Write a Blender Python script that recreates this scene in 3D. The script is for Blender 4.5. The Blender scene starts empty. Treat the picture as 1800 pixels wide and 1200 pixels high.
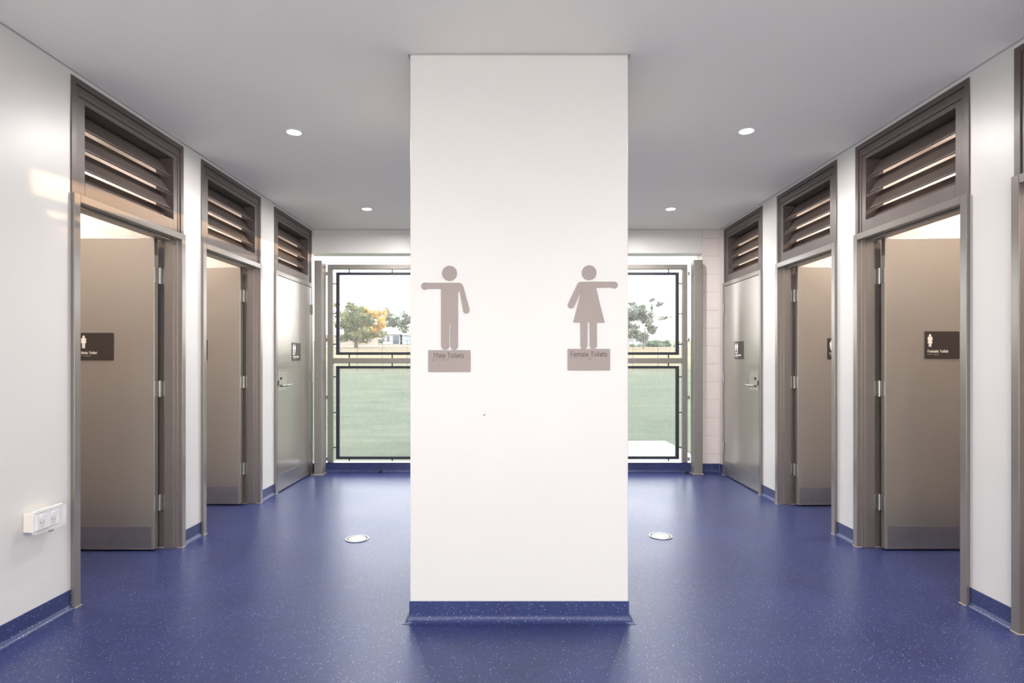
import bpy, bmesh, math, random
from mathutils import Vector, Matrix
R = math.radians
random.seed(7)
SC = bpy.context.scene
COL = SC.collection

# ------------------------------------------------------------------ camera, sky, sun, exposure
EYE = 1.239
F = 1000.0                                    # focal length in pixels of the 1800 px wide frame
cd = bpy.data.cameras.new('camera'); cam = bpy.data.objects.new('camera', cd); COL.objects.link(cam)
cam.location = (0, 0, EYE); cam.rotation_euler = (R(90), 0, 0)
cd.sensor_width = 36; cd.lens = 36 * F / 1800; cd.shift_x = 0; cd.shift_y = 34 / 1800
cd.clip_start = 0.05; cd.clip_end = 600
SC.camera = cam

w = bpy.data.worlds.new('sky'); SC.world = w; w.use_nodes = True
nt = w.node_tree; nt.nodes.clear()
out = nt.nodes.new('ShaderNodeOutputWorld'); bg = nt.nodes.new('ShaderNodeBackground')
tc = nt.nodes.new('ShaderNodeTexCoord'); sep = nt.nodes.new('ShaderNodeSeparateXYZ')
cr = nt.nodes.new('ShaderNodeValToRGB')
nt.links.new(tc.outputs['Generated'], sep.inputs[0]); nt.links.new(sep.outputs['Z'], cr.inputs[0])
cr.color_ramp.elements[0].position = 0.0; cr.color_ramp.elements[0].color = (1.0, .96, .90, 1)
cr.color_ramp.elements[1].position = 0.35; cr.color_ramp.elements[1].color = (.90, .95, 1.0, 1)
e = cr.color_ramp.elements.new(.09); e.color = (1, .98, .94, 1)
nt.links.new(cr.outputs[0], bg.inputs[0]); bg.inputs[1].default_value = 3.6
nt.links.new(bg.outputs[0], out.inputs[0])

sd = bpy.data.lights.new('sun', 'SUN'); sun = bpy.data.objects.new('sun', sd); COL.objects.link(sun)
sd.energy = 4.0; sd.color = (1.0, .62, .30); sd.angle = R(0.6)
sdir = Vector((-math.sin(R(48)) * math.cos(R(3.0)), -math.cos(R(48)) * math.cos(R(3.0)), -math.sin(R(3.0))))
sun.rotation_euler = sdir.to_track_quat('-Z', 'Y').to_euler(); sun.location = (20, 20, 10)

vs = SC.view_settings
vs.view_transform = 'Standard'; vs.look = 'None'; vs.gamma = 1.0; vs.use_curve_mapping = False
vs.exposure = 0.70
LAMP_W = 15.5
STALL_W = 14.5

# ------------------------------------------------------------------ materials
def lin(c):
    return tuple(((x / 255) / 12.92 if x / 255 <= .04045 else ((x / 255 + .055) / 1.055) ** 2.4) for x in c)

def new_mat(name):
    m = bpy.data.materials.new(name); m.use_nodes = True
    n = m.node_tree.nodes; b = n['Principled BSDF']
    return m, n, m.node_tree.links, b

def pmat(name, rgb, rough=.5, metal=0.0, noise=0.0, scale=8.0, bump=0.0, bscale=200.0, spec=.5, coat=0.0, rvar=0.0):
    m, n, l, b = new_mat(name)
    c = lin(rgb)
    b.inputs['Base Color'].default_value = (*c, 1); b.inputs['Roughness'].default_value = rough
    b.inputs['Metallic'].default_value = metal; b.inputs['Specular IOR Level'].default_value = spec
    b.inputs['Coat Weight'].default_value = coat
    t = n.new('ShaderNodeTexCoord')
    if noise or rvar:
        nz = n.new('ShaderNodeTexNoise'); nz.inputs['Scale'].default_value = scale; nz.inputs['Detail'].default_value = 5
        l.new(t.outputs['Object'], nz.inputs['Vector'])
        mp = n.new('ShaderNodeMapRange'); l.new(nz.outputs['Fac'], mp.inputs[0])
        mp.inputs[1].default_value = .3; mp.inputs[2].default_value = .7
        mp.inputs[3].default_value = 1 - noise; mp.inputs[4].default_value = 1 + noise
        mx = n.new('ShaderNodeVectorMath'); mx.operation = 'SCALE'; mx.inputs[0].default_value = c
        l.new(mp.outputs[0], mx.inputs['Scale']); l.new(mx.outputs[0], b.inputs['Base Color'])
        if rvar:
            mr = n.new('ShaderNodeMapRange'); l.new(nz.outputs['Fac'], mr.inputs[0])
            mr.inputs[1].default_value = .3; mr.inputs[2].default_value = .7
            mr.inputs[3].default_value = max(.02, rough - rvar); mr.inputs[4].default_value = rough + rvar
            l.new(mr.outputs[0], b.inputs['Roughness'])
    if bump:
        nb = n.new('ShaderNodeTexNoise'); nb.inputs['Scale'].default_value = bscale; nb.inputs['Detail'].default_value = 2
        l.new(t.outputs['Object'], nb.inputs['Vector'])
        bp = n.new('ShaderNodeBump'); bp.inputs['Strength'].default_value = bump; bp.inputs['Distance'].default_value = .002
        l.new(nb.outputs['Fac'], bp.inputs['Height']); l.new(bp.outputs[0], b.inputs['Normal'])
    return m

M = {}
M['wall'] = pmat('wall_paint', (218, 215, 212), .38, noise=.012, scale=2.0, bump=.05, bscale=120)
M['stall_wall'] = pmat('stall_wall_paint', (228, 221, 217), .5, noise=.012, scale=2.0)
M['ceiling'] = pmat('ceiling_paint', (251, 247, 238), .7, noise=.012, scale=1.5)
M['block'] = pmat('painted_block', (225, 215, 211), .5, noise=.03, scale=12, bump=.35, bscale=160)
M['mortar'] = pmat('mortar', (205, 196, 192), .8, noise=.05, scale=30)
M['shadowline'] = pmat('aluminium_bead', (178, 176, 173), .6, metal=.1, noise=.02)
M['frame'] = pmat('frame_enamel', (116, 108, 103), .33, metal=.3, noise=.02, scale=5, bump=.06, bscale=60, rvar=.02)
M['louvre'] = pmat('louvre_enamel', (92, 82, 79), .42, metal=.15, noise=.03, scale=6, rvar=.05)
M['leaf'] = pmat('door_enamel', (141, 134, 126), .31, metal=.35, noise=.015, scale=3, bump=.06, bscale=40, rvar=.02)
for k_ in ('leaf', 'frame'):
    b_ = M[k_].node_tree.nodes['Principled BSDF']
    b_.inputs['Coat Weight'].default_value = 1.0 if k_ == 'leaf' else .6; b_.inputs['Coat Roughness'].default_value = .2; b_.inputs['Coat IOR'].default_value = 2.0
M['steel'] = pmat('brushed_steel', (165, 163, 162), .36, metal=.9, noise=.05, scale=14, rvar=.04)
M['chrome'] = pmat('satin_chrome', (182, 179, 175), .34, metal=1.0, noise=.02, scale=20)
M['dark'] = pmat('black_plastic', (28, 27, 28), .5, noise=.05)
M['galv'] = pmat('galvanised_steel', (140, 136, 131), .46, metal=.45, noise=.07, scale=22, rvar=.10)
M['powder'] = pmat('charcoal_powder_coat', (42, 46, 56), .5, metal=.1, noise=.05, scale=20)
M['sign_taupe'] = pmat('taupe_plate', (142, 129, 126), .42, metal=.15, noise=.015, scale=10)
M['sign_text'] = pmat('dark_lettering', (66, 56, 54), .5, noise=.02)
M['sign_brown'] = pmat('dark_brown_plate', (44, 34, 32), .35, noise=.03, scale=20)
M['sign_brown'].node_tree.nodes['Principled BSDF'].inputs['Coat Weight'].default_value = .35
M['sign_white'] = pmat('cream_lettering', (250, 244, 236), .5, noise=.01)
M['cream'] = pmat('cream_plastic', (222, 214, 204), .45, noise=.01)
M['white_plastic'] = pmat('white_plastic', (236, 236, 238), .35, noise=.01)
M['concrete'] = pmat('concrete', (136, 133, 131), .8, noise=.08, scale=6, bump=.3, bscale=60)
M['paving'] = pmat('bounce_paving', (232, 226, 216), .85, noise=.05, scale=3)
M['bark'] = pmat('bark', (96, 86, 78), .9, noise=.2, scale=6)
M['hwall'] = pmat('house_wall', (172, 172, 174), .8, noise=.02)
M['htan'] = pmat('tan_render', (168, 150, 134), .8, noise=.03)
M['hroof'] = pmat('metal_roof', (124, 130, 140), .6, metal=.1, noise=.04)
M['hroof2'] = pmat('terracotta_roof', (190, 150, 130), .7, noise=.08, scale=4)
M['hglass'] = pmat('dark_window', (70, 80, 92), .15, noise=.05)
M['garage'] = pmat('garage_door', (150, 160, 172), .5, noise=.03)
M['wire'] = pmat('fence_wire', (84, 84, 84), .6, metal=.2, noise=.03)
M['asphalt'] = pmat('road', (150, 148, 148), .9, noise=.05)

def vinyl(name, base, spec_amt=1.0):
    m, n, l, b = new_mat(name)
    t = n.new('ShaderNodeTexCoord')
    nz = n.new('ShaderNodeTexNoise'); nz.inputs['Scale'].default_value = 2.6; nz.inputs['Detail'].default_value = 8
    nz.inputs['Roughness'].default_value = .65
    l.new(t.outputs['Object'], nz.inputs['Vector'])
    r = n.new('ShaderNodeValToRGB'); l.new(nz.outputs['Fac'], r.inputs[0])
    r.color_ramp.elements[0].position = .3; r.color_ramp.elements[1].position = .7
    r.color_ramp.elements[0].color = (*[x * .86 for x in base], 1)
    r.color_ramp.elements[1].color = (*[x * 1.16 for x in base], 1)
    prev = r.outputs[0]
    for sc_, lo, keep, amt in ((95, .175, .74, .62), (210, .22, .70, .36)):
        v = n.new('ShaderNodeTexVoronoi'); v.inputs['Scale'].default_value = sc_
        l.new(t.outputs['Object'], v.inputs['Vector'])
        lt = n.new('ShaderNodeMath'); lt.operation = 'LESS_THAN'; lt.inputs[1].default_value = lo
        l.new(v.outputs['Distance'], lt.inputs[0])
        s = n.new('ShaderNodeSeparateColor'); l.new(v.outputs['Color'], s.inputs[0])
        gt = n.new('ShaderNodeMath'); gt.operation = 'GREATER_THAN'; gt.inputs[1].default_value = keep
        l.new(s.outputs[0], gt.inputs[0])
        mu = n.new('ShaderNodeMath'); mu.operation = 'MULTIPLY'
        l.new(lt.outputs[0], mu.inputs[0]); l.new(gt.outputs[0], mu.inputs[1])
        m2 = n.new('ShaderNodeMath'); m2.operation = 'MULTIPLY'; m2.inputs[1].default_value = amt
        l.new(mu.outputs[0], m2.inputs[0])
        mx = n.new('ShaderNodeMix'); mx.data_type = 'RGBA'
        l.new(m2.outputs[0], mx.inputs['Factor']); l.new(prev, mx.inputs['A']); mx.inputs['B'].default_value = (.75, .78, .9, 1)
        prev = mx.outputs['Result']
    l.new(prev, b.inputs['Base Color'])
    n2 = n.new('ShaderNodeTexNoise'); n2.inputs['Scale'].default_value = 1.3; n2.inputs['Detail'].default_value = 6
    l.new(t.outputs['Object'], n2.inputs['Vector'])
    mr = n.new('ShaderNodeMapRange'); l.new(n2.outputs['Fac'], mr.inputs[0])
    mr.inputs[1].default_value = .3; mr.inputs[2].default_value = .7; mr.inputs[3].default_value = .31; mr.inputs[4].default_value = .37
    l.new(mr.outputs[0], b.inputs['Roughness'])
    nb = n.new('ShaderNodeTexNoise'); nb.inputs['Scale'].default_value = 300
    l.new(t.outputs['Object'], nb.inputs['Vector'])
    bp = n.new('ShaderNodeBump'); bp.inputs['Strength'].default_value = .12; bp.inputs['Distance'].default_value = .001
    l.new(nb.outputs['Fac'], bp.inputs['Height']); l.new(bp.outputs[0], b.inputs['Normal'])
    b.inputs['Specular IOR Level'].default_value = .42 * spec_amt
    return m
M['vinyl'] = vinyl('speckled_blue_vinyl', (.027, .039, .132))

def mesh_screen_mat():
    m, n, l, b = new_mat('perforated_screen')
    t = n.new('ShaderNodeTexCoord'); s = n.new('ShaderNodeSeparateXYZ'); l.new(t.outputs['Object'], s.inputs[0])
    outs = []
    for ax, pitch in (('X', .0105), ('Z', .0105)):
        d = n.new('ShaderNodeMath'); d.operation = 'DIVIDE'; d.inputs[1].default_value = pitch; l.new(s.outputs[ax], d.inputs[0])
        fr = n.new('ShaderNodeMath'); fr.operation = 'FRACT'; l.new(d.outputs[0], fr.inputs[0])
        lt = n.new('ShaderNodeMath'); lt.operation = 'LESS_THAN'; lt.inputs[1].default_value = .13 if ax == 'X' else .08
        l.new(fr.outputs[0], lt.inputs[0]); outs.append(lt)
    mxm = n.new('ShaderNodeMath'); mxm.operation = 'MAXIMUM'
    l.new(outs[0].outputs[0], mxm.inputs[0]); l.new(outs[1].outputs[0], mxm.inputs[1])
    b.inputs['Base Color'].default_value = (.55, .56, .58, 1); b.inputs['Roughness'].default_value = .5
    l.new(mxm.outputs[0], b.inputs['Alpha'])
    return m
M['screen'] = mesh_screen_mat()

def clear_mat():
    m, n, l, b = new_mat('clear_plastic')
    b.inputs['Base Color'].default_value = (.97, .98, .98, 1); b.inputs['Roughness'].default_value = .08
    b.inputs['Alpha'].default_value = .13; b.inputs['Specular IOR Level'].default_value = .8
    return m
M['clear'] = clear_mat()

def emit_mat(name, rgb, s):
    m, n, l, b = new_mat(name)
    b.inputs['Base Color'].default_value = (.9, .9, .9, 1)
    b.inputs['Emission Color'].default_value = (*rgb, 1); b.inputs['Emission Strength'].default_value = s
    return m
M['lamp'] = emit_mat('lamp_lens', (1, .97, .92), 9)
M['lamp_warm'] = emit_mat('warm_lamp_lens', (1, .86, .7), 9)

def grass_mat():
    m, n, l, b = new_mat('mown_grass')
    t = n.new('ShaderNodeTexCoord')
    mp = n.new('ShaderNodeMapping'); mp.inputs['Scale'].default_value = (.35, .9, .5); l.new(t.outputs['Object'], mp.inputs[0])
    nz = n.new('ShaderNodeTexNoise'); nz.inputs['Scale'].default_value = 1.4; nz.inputs['Detail'].default_value = 9
    nz.inputs['Roughness'].default_value = .7
    l.new(mp.outputs[0], nz.inputs['Vector'])
    r = n.new('ShaderNodeValToRGB'); l.new(nz.outputs['Fac'], r.inputs[0])
    r.color_ramp.elements[0].position = .32; r.color_ramp.elements[1].position = .68
    r.color_ramp.elements[0].color = (*lin((70, 80, 66)), 1); r.color_ramp.elements[1].color = (*lin((98, 102, 84)), 1)
    sy = n.new('ShaderNodeSeparateXYZ'); l.new(t.outputs['Object'], sy.inputs[0])
    dr = n.new('ShaderNodeMapRange'); l.new(sy.outputs['Y'], dr.inputs[0])
    dr.inputs[1].default_value = 26; dr.inputs[2].default_value = 48; dr.inputs[3].default_value = 0; dr.inputs[4].default_value = .75
    mm = n.new('ShaderNodeMath'); mm.operation = 'MULTIPLY'; l.new(dr.outputs[0], mm.inputs[0]); l.new(nz.outputs['Fac'], mm.inputs[1])
    mg = n.new('ShaderNodeMix'); mg.data_type = 'RGBA'; l.new(mm.outputs[0], mg.inputs['Factor']); l.new(r.outputs[0], mg.inputs['A'])
    mg.inputs['B'].default_value = (*lin((150, 124, 96)), 1)
    l.new(mg.outputs['Result'], b.inputs['Base Color']); b.inputs['Roughness'].default_value = .95
    b.inputs['Specular IOR Level'].default_value = .1
    return m
M['grass'] = grass_mat()

def leaf_mat(name, a, c):
    m, n, l, b = new_mat(name)
    g = n.new('ShaderNodeNewGeometry')
    r = n.new('ShaderNodeValToRGB'); l.new(g.outputs['Random Per Island'], r.inputs[0])
    r.color_ramp.elements[0].color = (*lin(a), 1); r.color_ramp.elements[1].color = (*lin(c), 1)
    l.new(r.outputs[0], b.inputs['Base Color']); b.inputs['Roughness'].default_value = .8
    b.inputs['Specular IOR Level'].default_value = .2
    b.inputs['Subsurface Weight'].default_value = 0
    tr = n.new('ShaderNodeBsdfTranslucent'); l.new(r.outputs[0], tr.inputs[0])
    ms = n.new('ShaderNodeMixShader'); ms.inputs[0].default_value = .35
    l.new(b.outputs[0], ms.inputs[1]); l.new(tr.outputs[0], ms.inputs[2]); l.new(ms.outputs[0], n['Material Output'].inputs[0])
    return m
M['leaf_a'] = leaf_mat('olive_leaves', (100, 114, 80), (150, 148, 104))
M['leaf_sun'] = leaf_mat('sunlit_leaves', (184, 150, 92), (212, 180, 112))  # low sun on the tree's right side put into the leaf colour
M['leaf_g'] = leaf_mat('grey_green_leaves', (108, 120, 108), (150, 152, 134))
M['leaf_d'] = leaf_mat('dense_green_leaves', (88, 110, 92), (118, 134, 108))

# ------------------------------------------------------------------ mesh helpers
class MB:
    def __init__(s): s.bm = bmesh.new()
    def box(s, x0, x1, y0, y1, z0, z1):
        x0, x1 = sorted((x0, x1)); y0, y1 = sorted((y0, y1)); z0, z1 = sorted((z0, z1))
        v = [s.bm.verts.new(p) for p in ((x0,y0,z0),(x1,y0,z0),(x1,y1,z0),(x0,y1,z0),(x0,y0,z1),(x1,y0,z1),(x1,y1,z1),(x0,y1,z1))]
        for f in ((0,3,2,1),(4,5,6,7),(0,1,5,4),(1,2,6,5),(2,3,7,6),(3,0,4,7)):
            s.bm.faces.new([v[i] for i in f])
        return s
    def prism(s, pts, axis, a, b):
        """pts 2D outline; axis 'y': pts=(x,z) extruded y a..b; 'z': (x,y); 'x': (y,z)"""
        def P(p, t):
            return {'y': (p[0], t, p[1]), 'z': (p[0], p[1], t), 'x': (t, p[0], p[1])}[axis]
        A = [s.bm.verts.new(P(p, a)) for p in pts]; B = [s.bm.verts.new(P(p, b)) for p in pts]
        n = len(pts)
        s.bm.faces.new(A); s.bm.faces.new(B[::-1])
        for i in range(n): s.bm.faces.new((A[i], B[i], B[(i+1) % n], A[(i+1) % n]))
        return s
    def cyl(s, p0, p1, r0, r1=None, seg=16):
        r1 = r0 if r1 is None else r1
        p0, p1 = Vector(p0), Vector(p1); d = (p1 - p0).normalized()
        u = d.orthogonal().normalized(); v = d.cross(u)
        A, B = [], []
        for i in range(seg):
            a = 2 * math.pi * i / seg; q = u * math.cos(a) + v * math.sin(a)
            A.append(s.bm.verts.new(p0 + q * r0)); B.append(s.bm.verts.new(p1 + q * r1))
        s.bm.faces.new(A[::-1]); s.bm.faces.new(B)
        for i in range(seg): s.bm.faces.new((A[i], A[(i+1) % seg], B[(i+1) % seg], B[i]))
        return s
    def ring(s, c, ro, ri, z0, z1, seg=40):
        rows = []
        for (r, z) in ((ro, z0), (ro, z1), (ri, z1), (ri, z0)):
            rows.append([s.bm.verts.new((c[0] + r * math.cos(2*math.pi*i/seg), c[1] + r * math.sin(2*math.pi*i/seg), z)) for i in range(seg)])
        for k in range(4):
            a, b = rows[k], rows[(k+1) % 4]
            for i in range(seg): s.bm.faces.new((a[i], a[(i+1) % seg], b[(i+1) % seg], b[i]))
        return s
    def sweep(s, prof, path, closed=False):
        """prof = [(u, z)], path = [(point2d, normal2d)] : vertex = point + normal*u"""
        rows = [[s.bm.verts.new((p[0] + nn[0] * u, p[1] + nn[1] * u, z)) for (u, z) in prof] for p, nn in path]
        n = len(rows); m_ = len(prof)
        for i in range(n if closed else n - 1):
            a, b = rows[i], rows[(i+1) % n]
            for k in range(m_): s.bm.faces.new((a[k], a[(k+1) % m_], b[(k+1) % m_], b[k]))
        if not closed:
            s.bm.faces.new(rows[0]); s.bm.faces.new(rows[-1][::-1])
        return s
    def build(s, name, mat, parent=None, bevel=0.0, smooth=False, seg=2):
        bmesh.ops.recalc_face_normals(s.bm, faces=s.bm.faces[:])
        me = bpy.data.meshes.new(name); s.bm.to_mesh(me); s.bm.free()
        o = bpy.data.objects.new(name, me); COL.objects.link(o)
        me.materials.append(M[mat] if isinstance(mat, str) else mat)
        if smooth:
            for p in me.polygons: p.use_smooth = True
        if parent is not None:
            o.parent = parent; o.matrix_parent_inverse = Matrix.Translation(-parent.location)
        if bevel:
            b = o.modifiers.new('bevel', 'BEVEL'); b.width = bevel; b.segments = seg; b.limit_method = 'ANGLE'
        return o

def tag(o, label=None, cat=None, group=None, kind=None):
    if label: o['label'] = label
    if cat: o['category'] = cat
    if group: o['group'] = group
    if kind: o['kind'] = kind
    return o
def empty(name, loc=(0, 0, 0)):
    o = bpy.data.objects.new(name, None); COL.objects.link(o); o.location = loc
    o.empty_display_size = .1
    return o
def children_of(o): return [c for c in bpy.data.objects if c.parent == o]
def copy_tree(o, offset=None, parent=None):
    c = o.copy(); COL.objects.link(c)
    if parent is not None:
        c.parent = parent
    for ch in children_of(o): copy_tree(ch, parent=c)
    return c

# ------------------------------------------------------------------ dimensions
H = 2.70
FACE = {-1: 2.187, 1: 2.293}         # front plane of the door frames, distance from the camera axis
WALL = {-1: 2.207, 1: 2.313}         # wall plane
YEND = 6.33
DOORS = {-1: [(2.844, 3.815, 'in'), (4.035, 4.99, 'in'), (5.275, 6.26, 'out')],
          1: [(1.66, 2.615, 'in'), (2.872, 3.825, 'in'), (4.045, 4.96, 'in'), (5.25, 6.20, 'out')]}
THK = .155
YBACK = -3.0
DH = 2.083                            # top of door frames
LT = 2.672                            # top of louvre units
XOUT = 4.3                            # outer end of the cubicles

# ------------------------------------------------------------------ room shell
tag(MB().box(-XOUT - .2, XOUT + .3, YBACK, YEND + .02, -.2, 0).build('floor', 'vinyl'),
    'glossy speckled blue vinyl floor of the corridor', 'floor', kind='structure')
tag(MB().box(-XOUT - .2, XOUT + .3, YBACK, YEND + .25, H, H + .15).build('ceiling', 'ceiling'),
    'flat off-white plasterboard ceiling with downlights', 'ceiling', kind='structure')

def side_wall(s):
    mb = MB(); xw = s * WALL[s]; xo = s * (WALL[s] + THK - .02)
    y = YBACK
    for (a, b, m_) in DOORS[s]:
        mb.box(xw, xo, y, a + .012, 0, H)
        mb.box(xw + s * .03, xo, a + .012, b - .012, LT - .004, H)
        mb.box(xw, xw + s * .03, a + .012, b - .012, LT + .002, H)
        y = b - .012
    mb.box(xw, xo, y, YEND, 0, H)
    return mb
tag(side_wall(-1).build('wall_left', 'wall'), 'white painted left wall with three grey doorways', 'wall', kind='structure')
tag(side_wall(1).build('wall_right', 'wall'), 'white painted right wall with four grey doorways', 'wall', kind='structure')

# end wall: header, sill upstand, block pier at the right
mb = MB()
mb.box(-WALL[-1] - THK, 2.114, YEND, YEND + .2, 2.435, H)
tag(mb.build('wall_end_header', 'wall'), 'off-white rendered beam over the screened end opening', 'wall', kind='structure')
o = mb = MB()
mb.box(-WALL[-1] - THK + .02, 2.114, YEND + .004, YEND + .14, -.2, .100)
tag(mb.build('wall_end_upstand', 'concrete'), 'low upstand under the screened end opening', 'wall', kind='structure')
# block pier
pier = MB()
z = .005
XR = WALL[1] + THK
while z < H - .01:
    z1 = min(z + .196, H - .001)
    pier.box(2.116, 2.296, YEND, YEND + .19, z, z1); pier.box(2.300, XR, YEND, YEND + .19, z, z1)
    z += .2
pier = pier.build('wall_end_pier', 'block', bevel=.003)
tag(pier, 'white painted concrete block pier beside the far right door', 'wall', kind='structure')
MB().box(2.118, XR - .002, YEND + .004, YEND + .186, 0, H - .002).build('mortar', 'mortar', pier)

# cubicle partitions behind both side walls (seen over the open doors)
def cubicles(s):
    mb = MB(); x0 = s * (WALL[s] + THK - .02); x1 = s * XOUT
    ys = {-1: [2.62, 3.88, 5.12, YEND + .10], 1: [1.46, 2.68, 3.89, 5.10, YEND + .10]}[s]
    for y in ys: mb.box(x0, x1, y, y + .06, 0, H)
    mb.box(x1, x1 + s * .1, ys[0], ys[-1] + .06, 0, H)
    return mb
tag(cubicles(-1).build('wall_cubicles_left', 'stall_wall'), 'white partition walls inside the left toilet rooms', 'wall', kind='structure')
tag(cubicles(1).build('wall_cubicles_right', 'stall_wall'), 'white partition walls inside the right toilet rooms', 'wall', kind='structure')

# shadow-line beads at the ceiling
def bead(s):
    mb = MB(); xw = s * WALL[s]
    mb.box(xw - s * .006, xw, YBACK, YEND, H - .006, H - .0005); return mb
tag(bead(-1).build('trim_1', 'shadowline'), 'thin grey bead where the left wall meets the ceiling', 'trim', kind='structure')
tag(bead(1).build('trim_2', 'shadowline'), 'thin grey bead where the right wall meets the ceiling', 'trim', kind='structure')
tag(MB().box(-WALL[-1], WALL[1], YEND - .004, YEND, H - .005, H - .0005).build('trim_3', 'shadowline'),
    'thin grey bead where the end wall meets the ceiling', 'trim', kind='structure')

# pillar
PX0, PX1, PY0, PY1 = -.484, .552, 2.706, 3.75
pil = MB().box(PX0, PX1, PY0, PY1, 0, H).build('wall_pillar', 'wall', bevel=.003)
tag(pil, 'broad white square pillar carrying the two toilet pictograms', 'pillar', kind='structure')
MB().cyl((-.132, PY0 - .0015, .982), (-.132, PY0 + .01, .982), .0035, seg=12).build('screw_hole', 'dark', pil)
tag(MB().box(PX0 - .010, PX1 + .010, PY0 - .006, PY1 + .01, H - .007, H - .0005).build('trim_4', 'shadowline'),
    'thin grey bead around the top of the white pillar', 'trim', kind='structure')

# coved vinyl skirting
def cove_profile(h=.097, t=.004, r=.028):
    p = [(0, 0.0005), (0, h), (t, h)]
    for i in range(7):
        a = math.pi / 2 * i / 6
        p.append((t + r - r * math.cos(a), .0015 + r - r * math.sin(a)))
    p.append((t + r, .0005))
    return p
CP = cove_profile()
def skirt(s, name, label):
    mb = MB(); xw = s * WALL[s]; y = YBACK
    segs = []
    for (a, b, m_) in DOORS[s]: segs.append((y, a)); y = b
    segs.append((y, YEND))
    for a, b in segs:
        if b - a > .02: mb.sweep(CP, [((xw, a), (-s, 0)), ((xw, b), (-s, 0))])
    tag(mb.build(name, 'vinyl'), label, 'baseboard', kind='structure')
skirt(-1, 'baseboard_left', 'coved blue speckled vinyl skirting along the left wall')
skirt(1, 'baseboard_right', 'coved blue speckled vinyl skirting along the right wall')
mb = MB().sweep(CP, [((PX0, PY0), (-1, -1)), ((PX1, PY0), (1, -1)), ((PX1, PY1), (1, 1)), ((PX0, PY1), (-1, 1))], closed=True)
tag(mb.build('baseboard_pillar', 'vinyl'), 'coved blue speckled vinyl skirting around the white pillar', 'baseboard', kind='structure')
mb = MB().sweep(cove_profile(.105), [((-2.195, YEND + .004), (0, -1)), ((2.10, YEND + .004), (0, -1))])
mb.box(-2.195, 2.11, YEND, YEND + .142, .100, .105)
tag(mb.build('baseboard_end', 'vinyl'), 'dark blue vinyl skirting on the upstand under the end screens', 'baseboard', kind='structure')
tag(MB().sweep(CP, [((2.10, YEND), (0, -1)), ((2.305, YEND), (0, -1))]).build('baseboard_pier', 'vinyl'),
    'short blue vinyl skirting at the foot of the block pier', 'baseboard', kind='structure')

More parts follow.
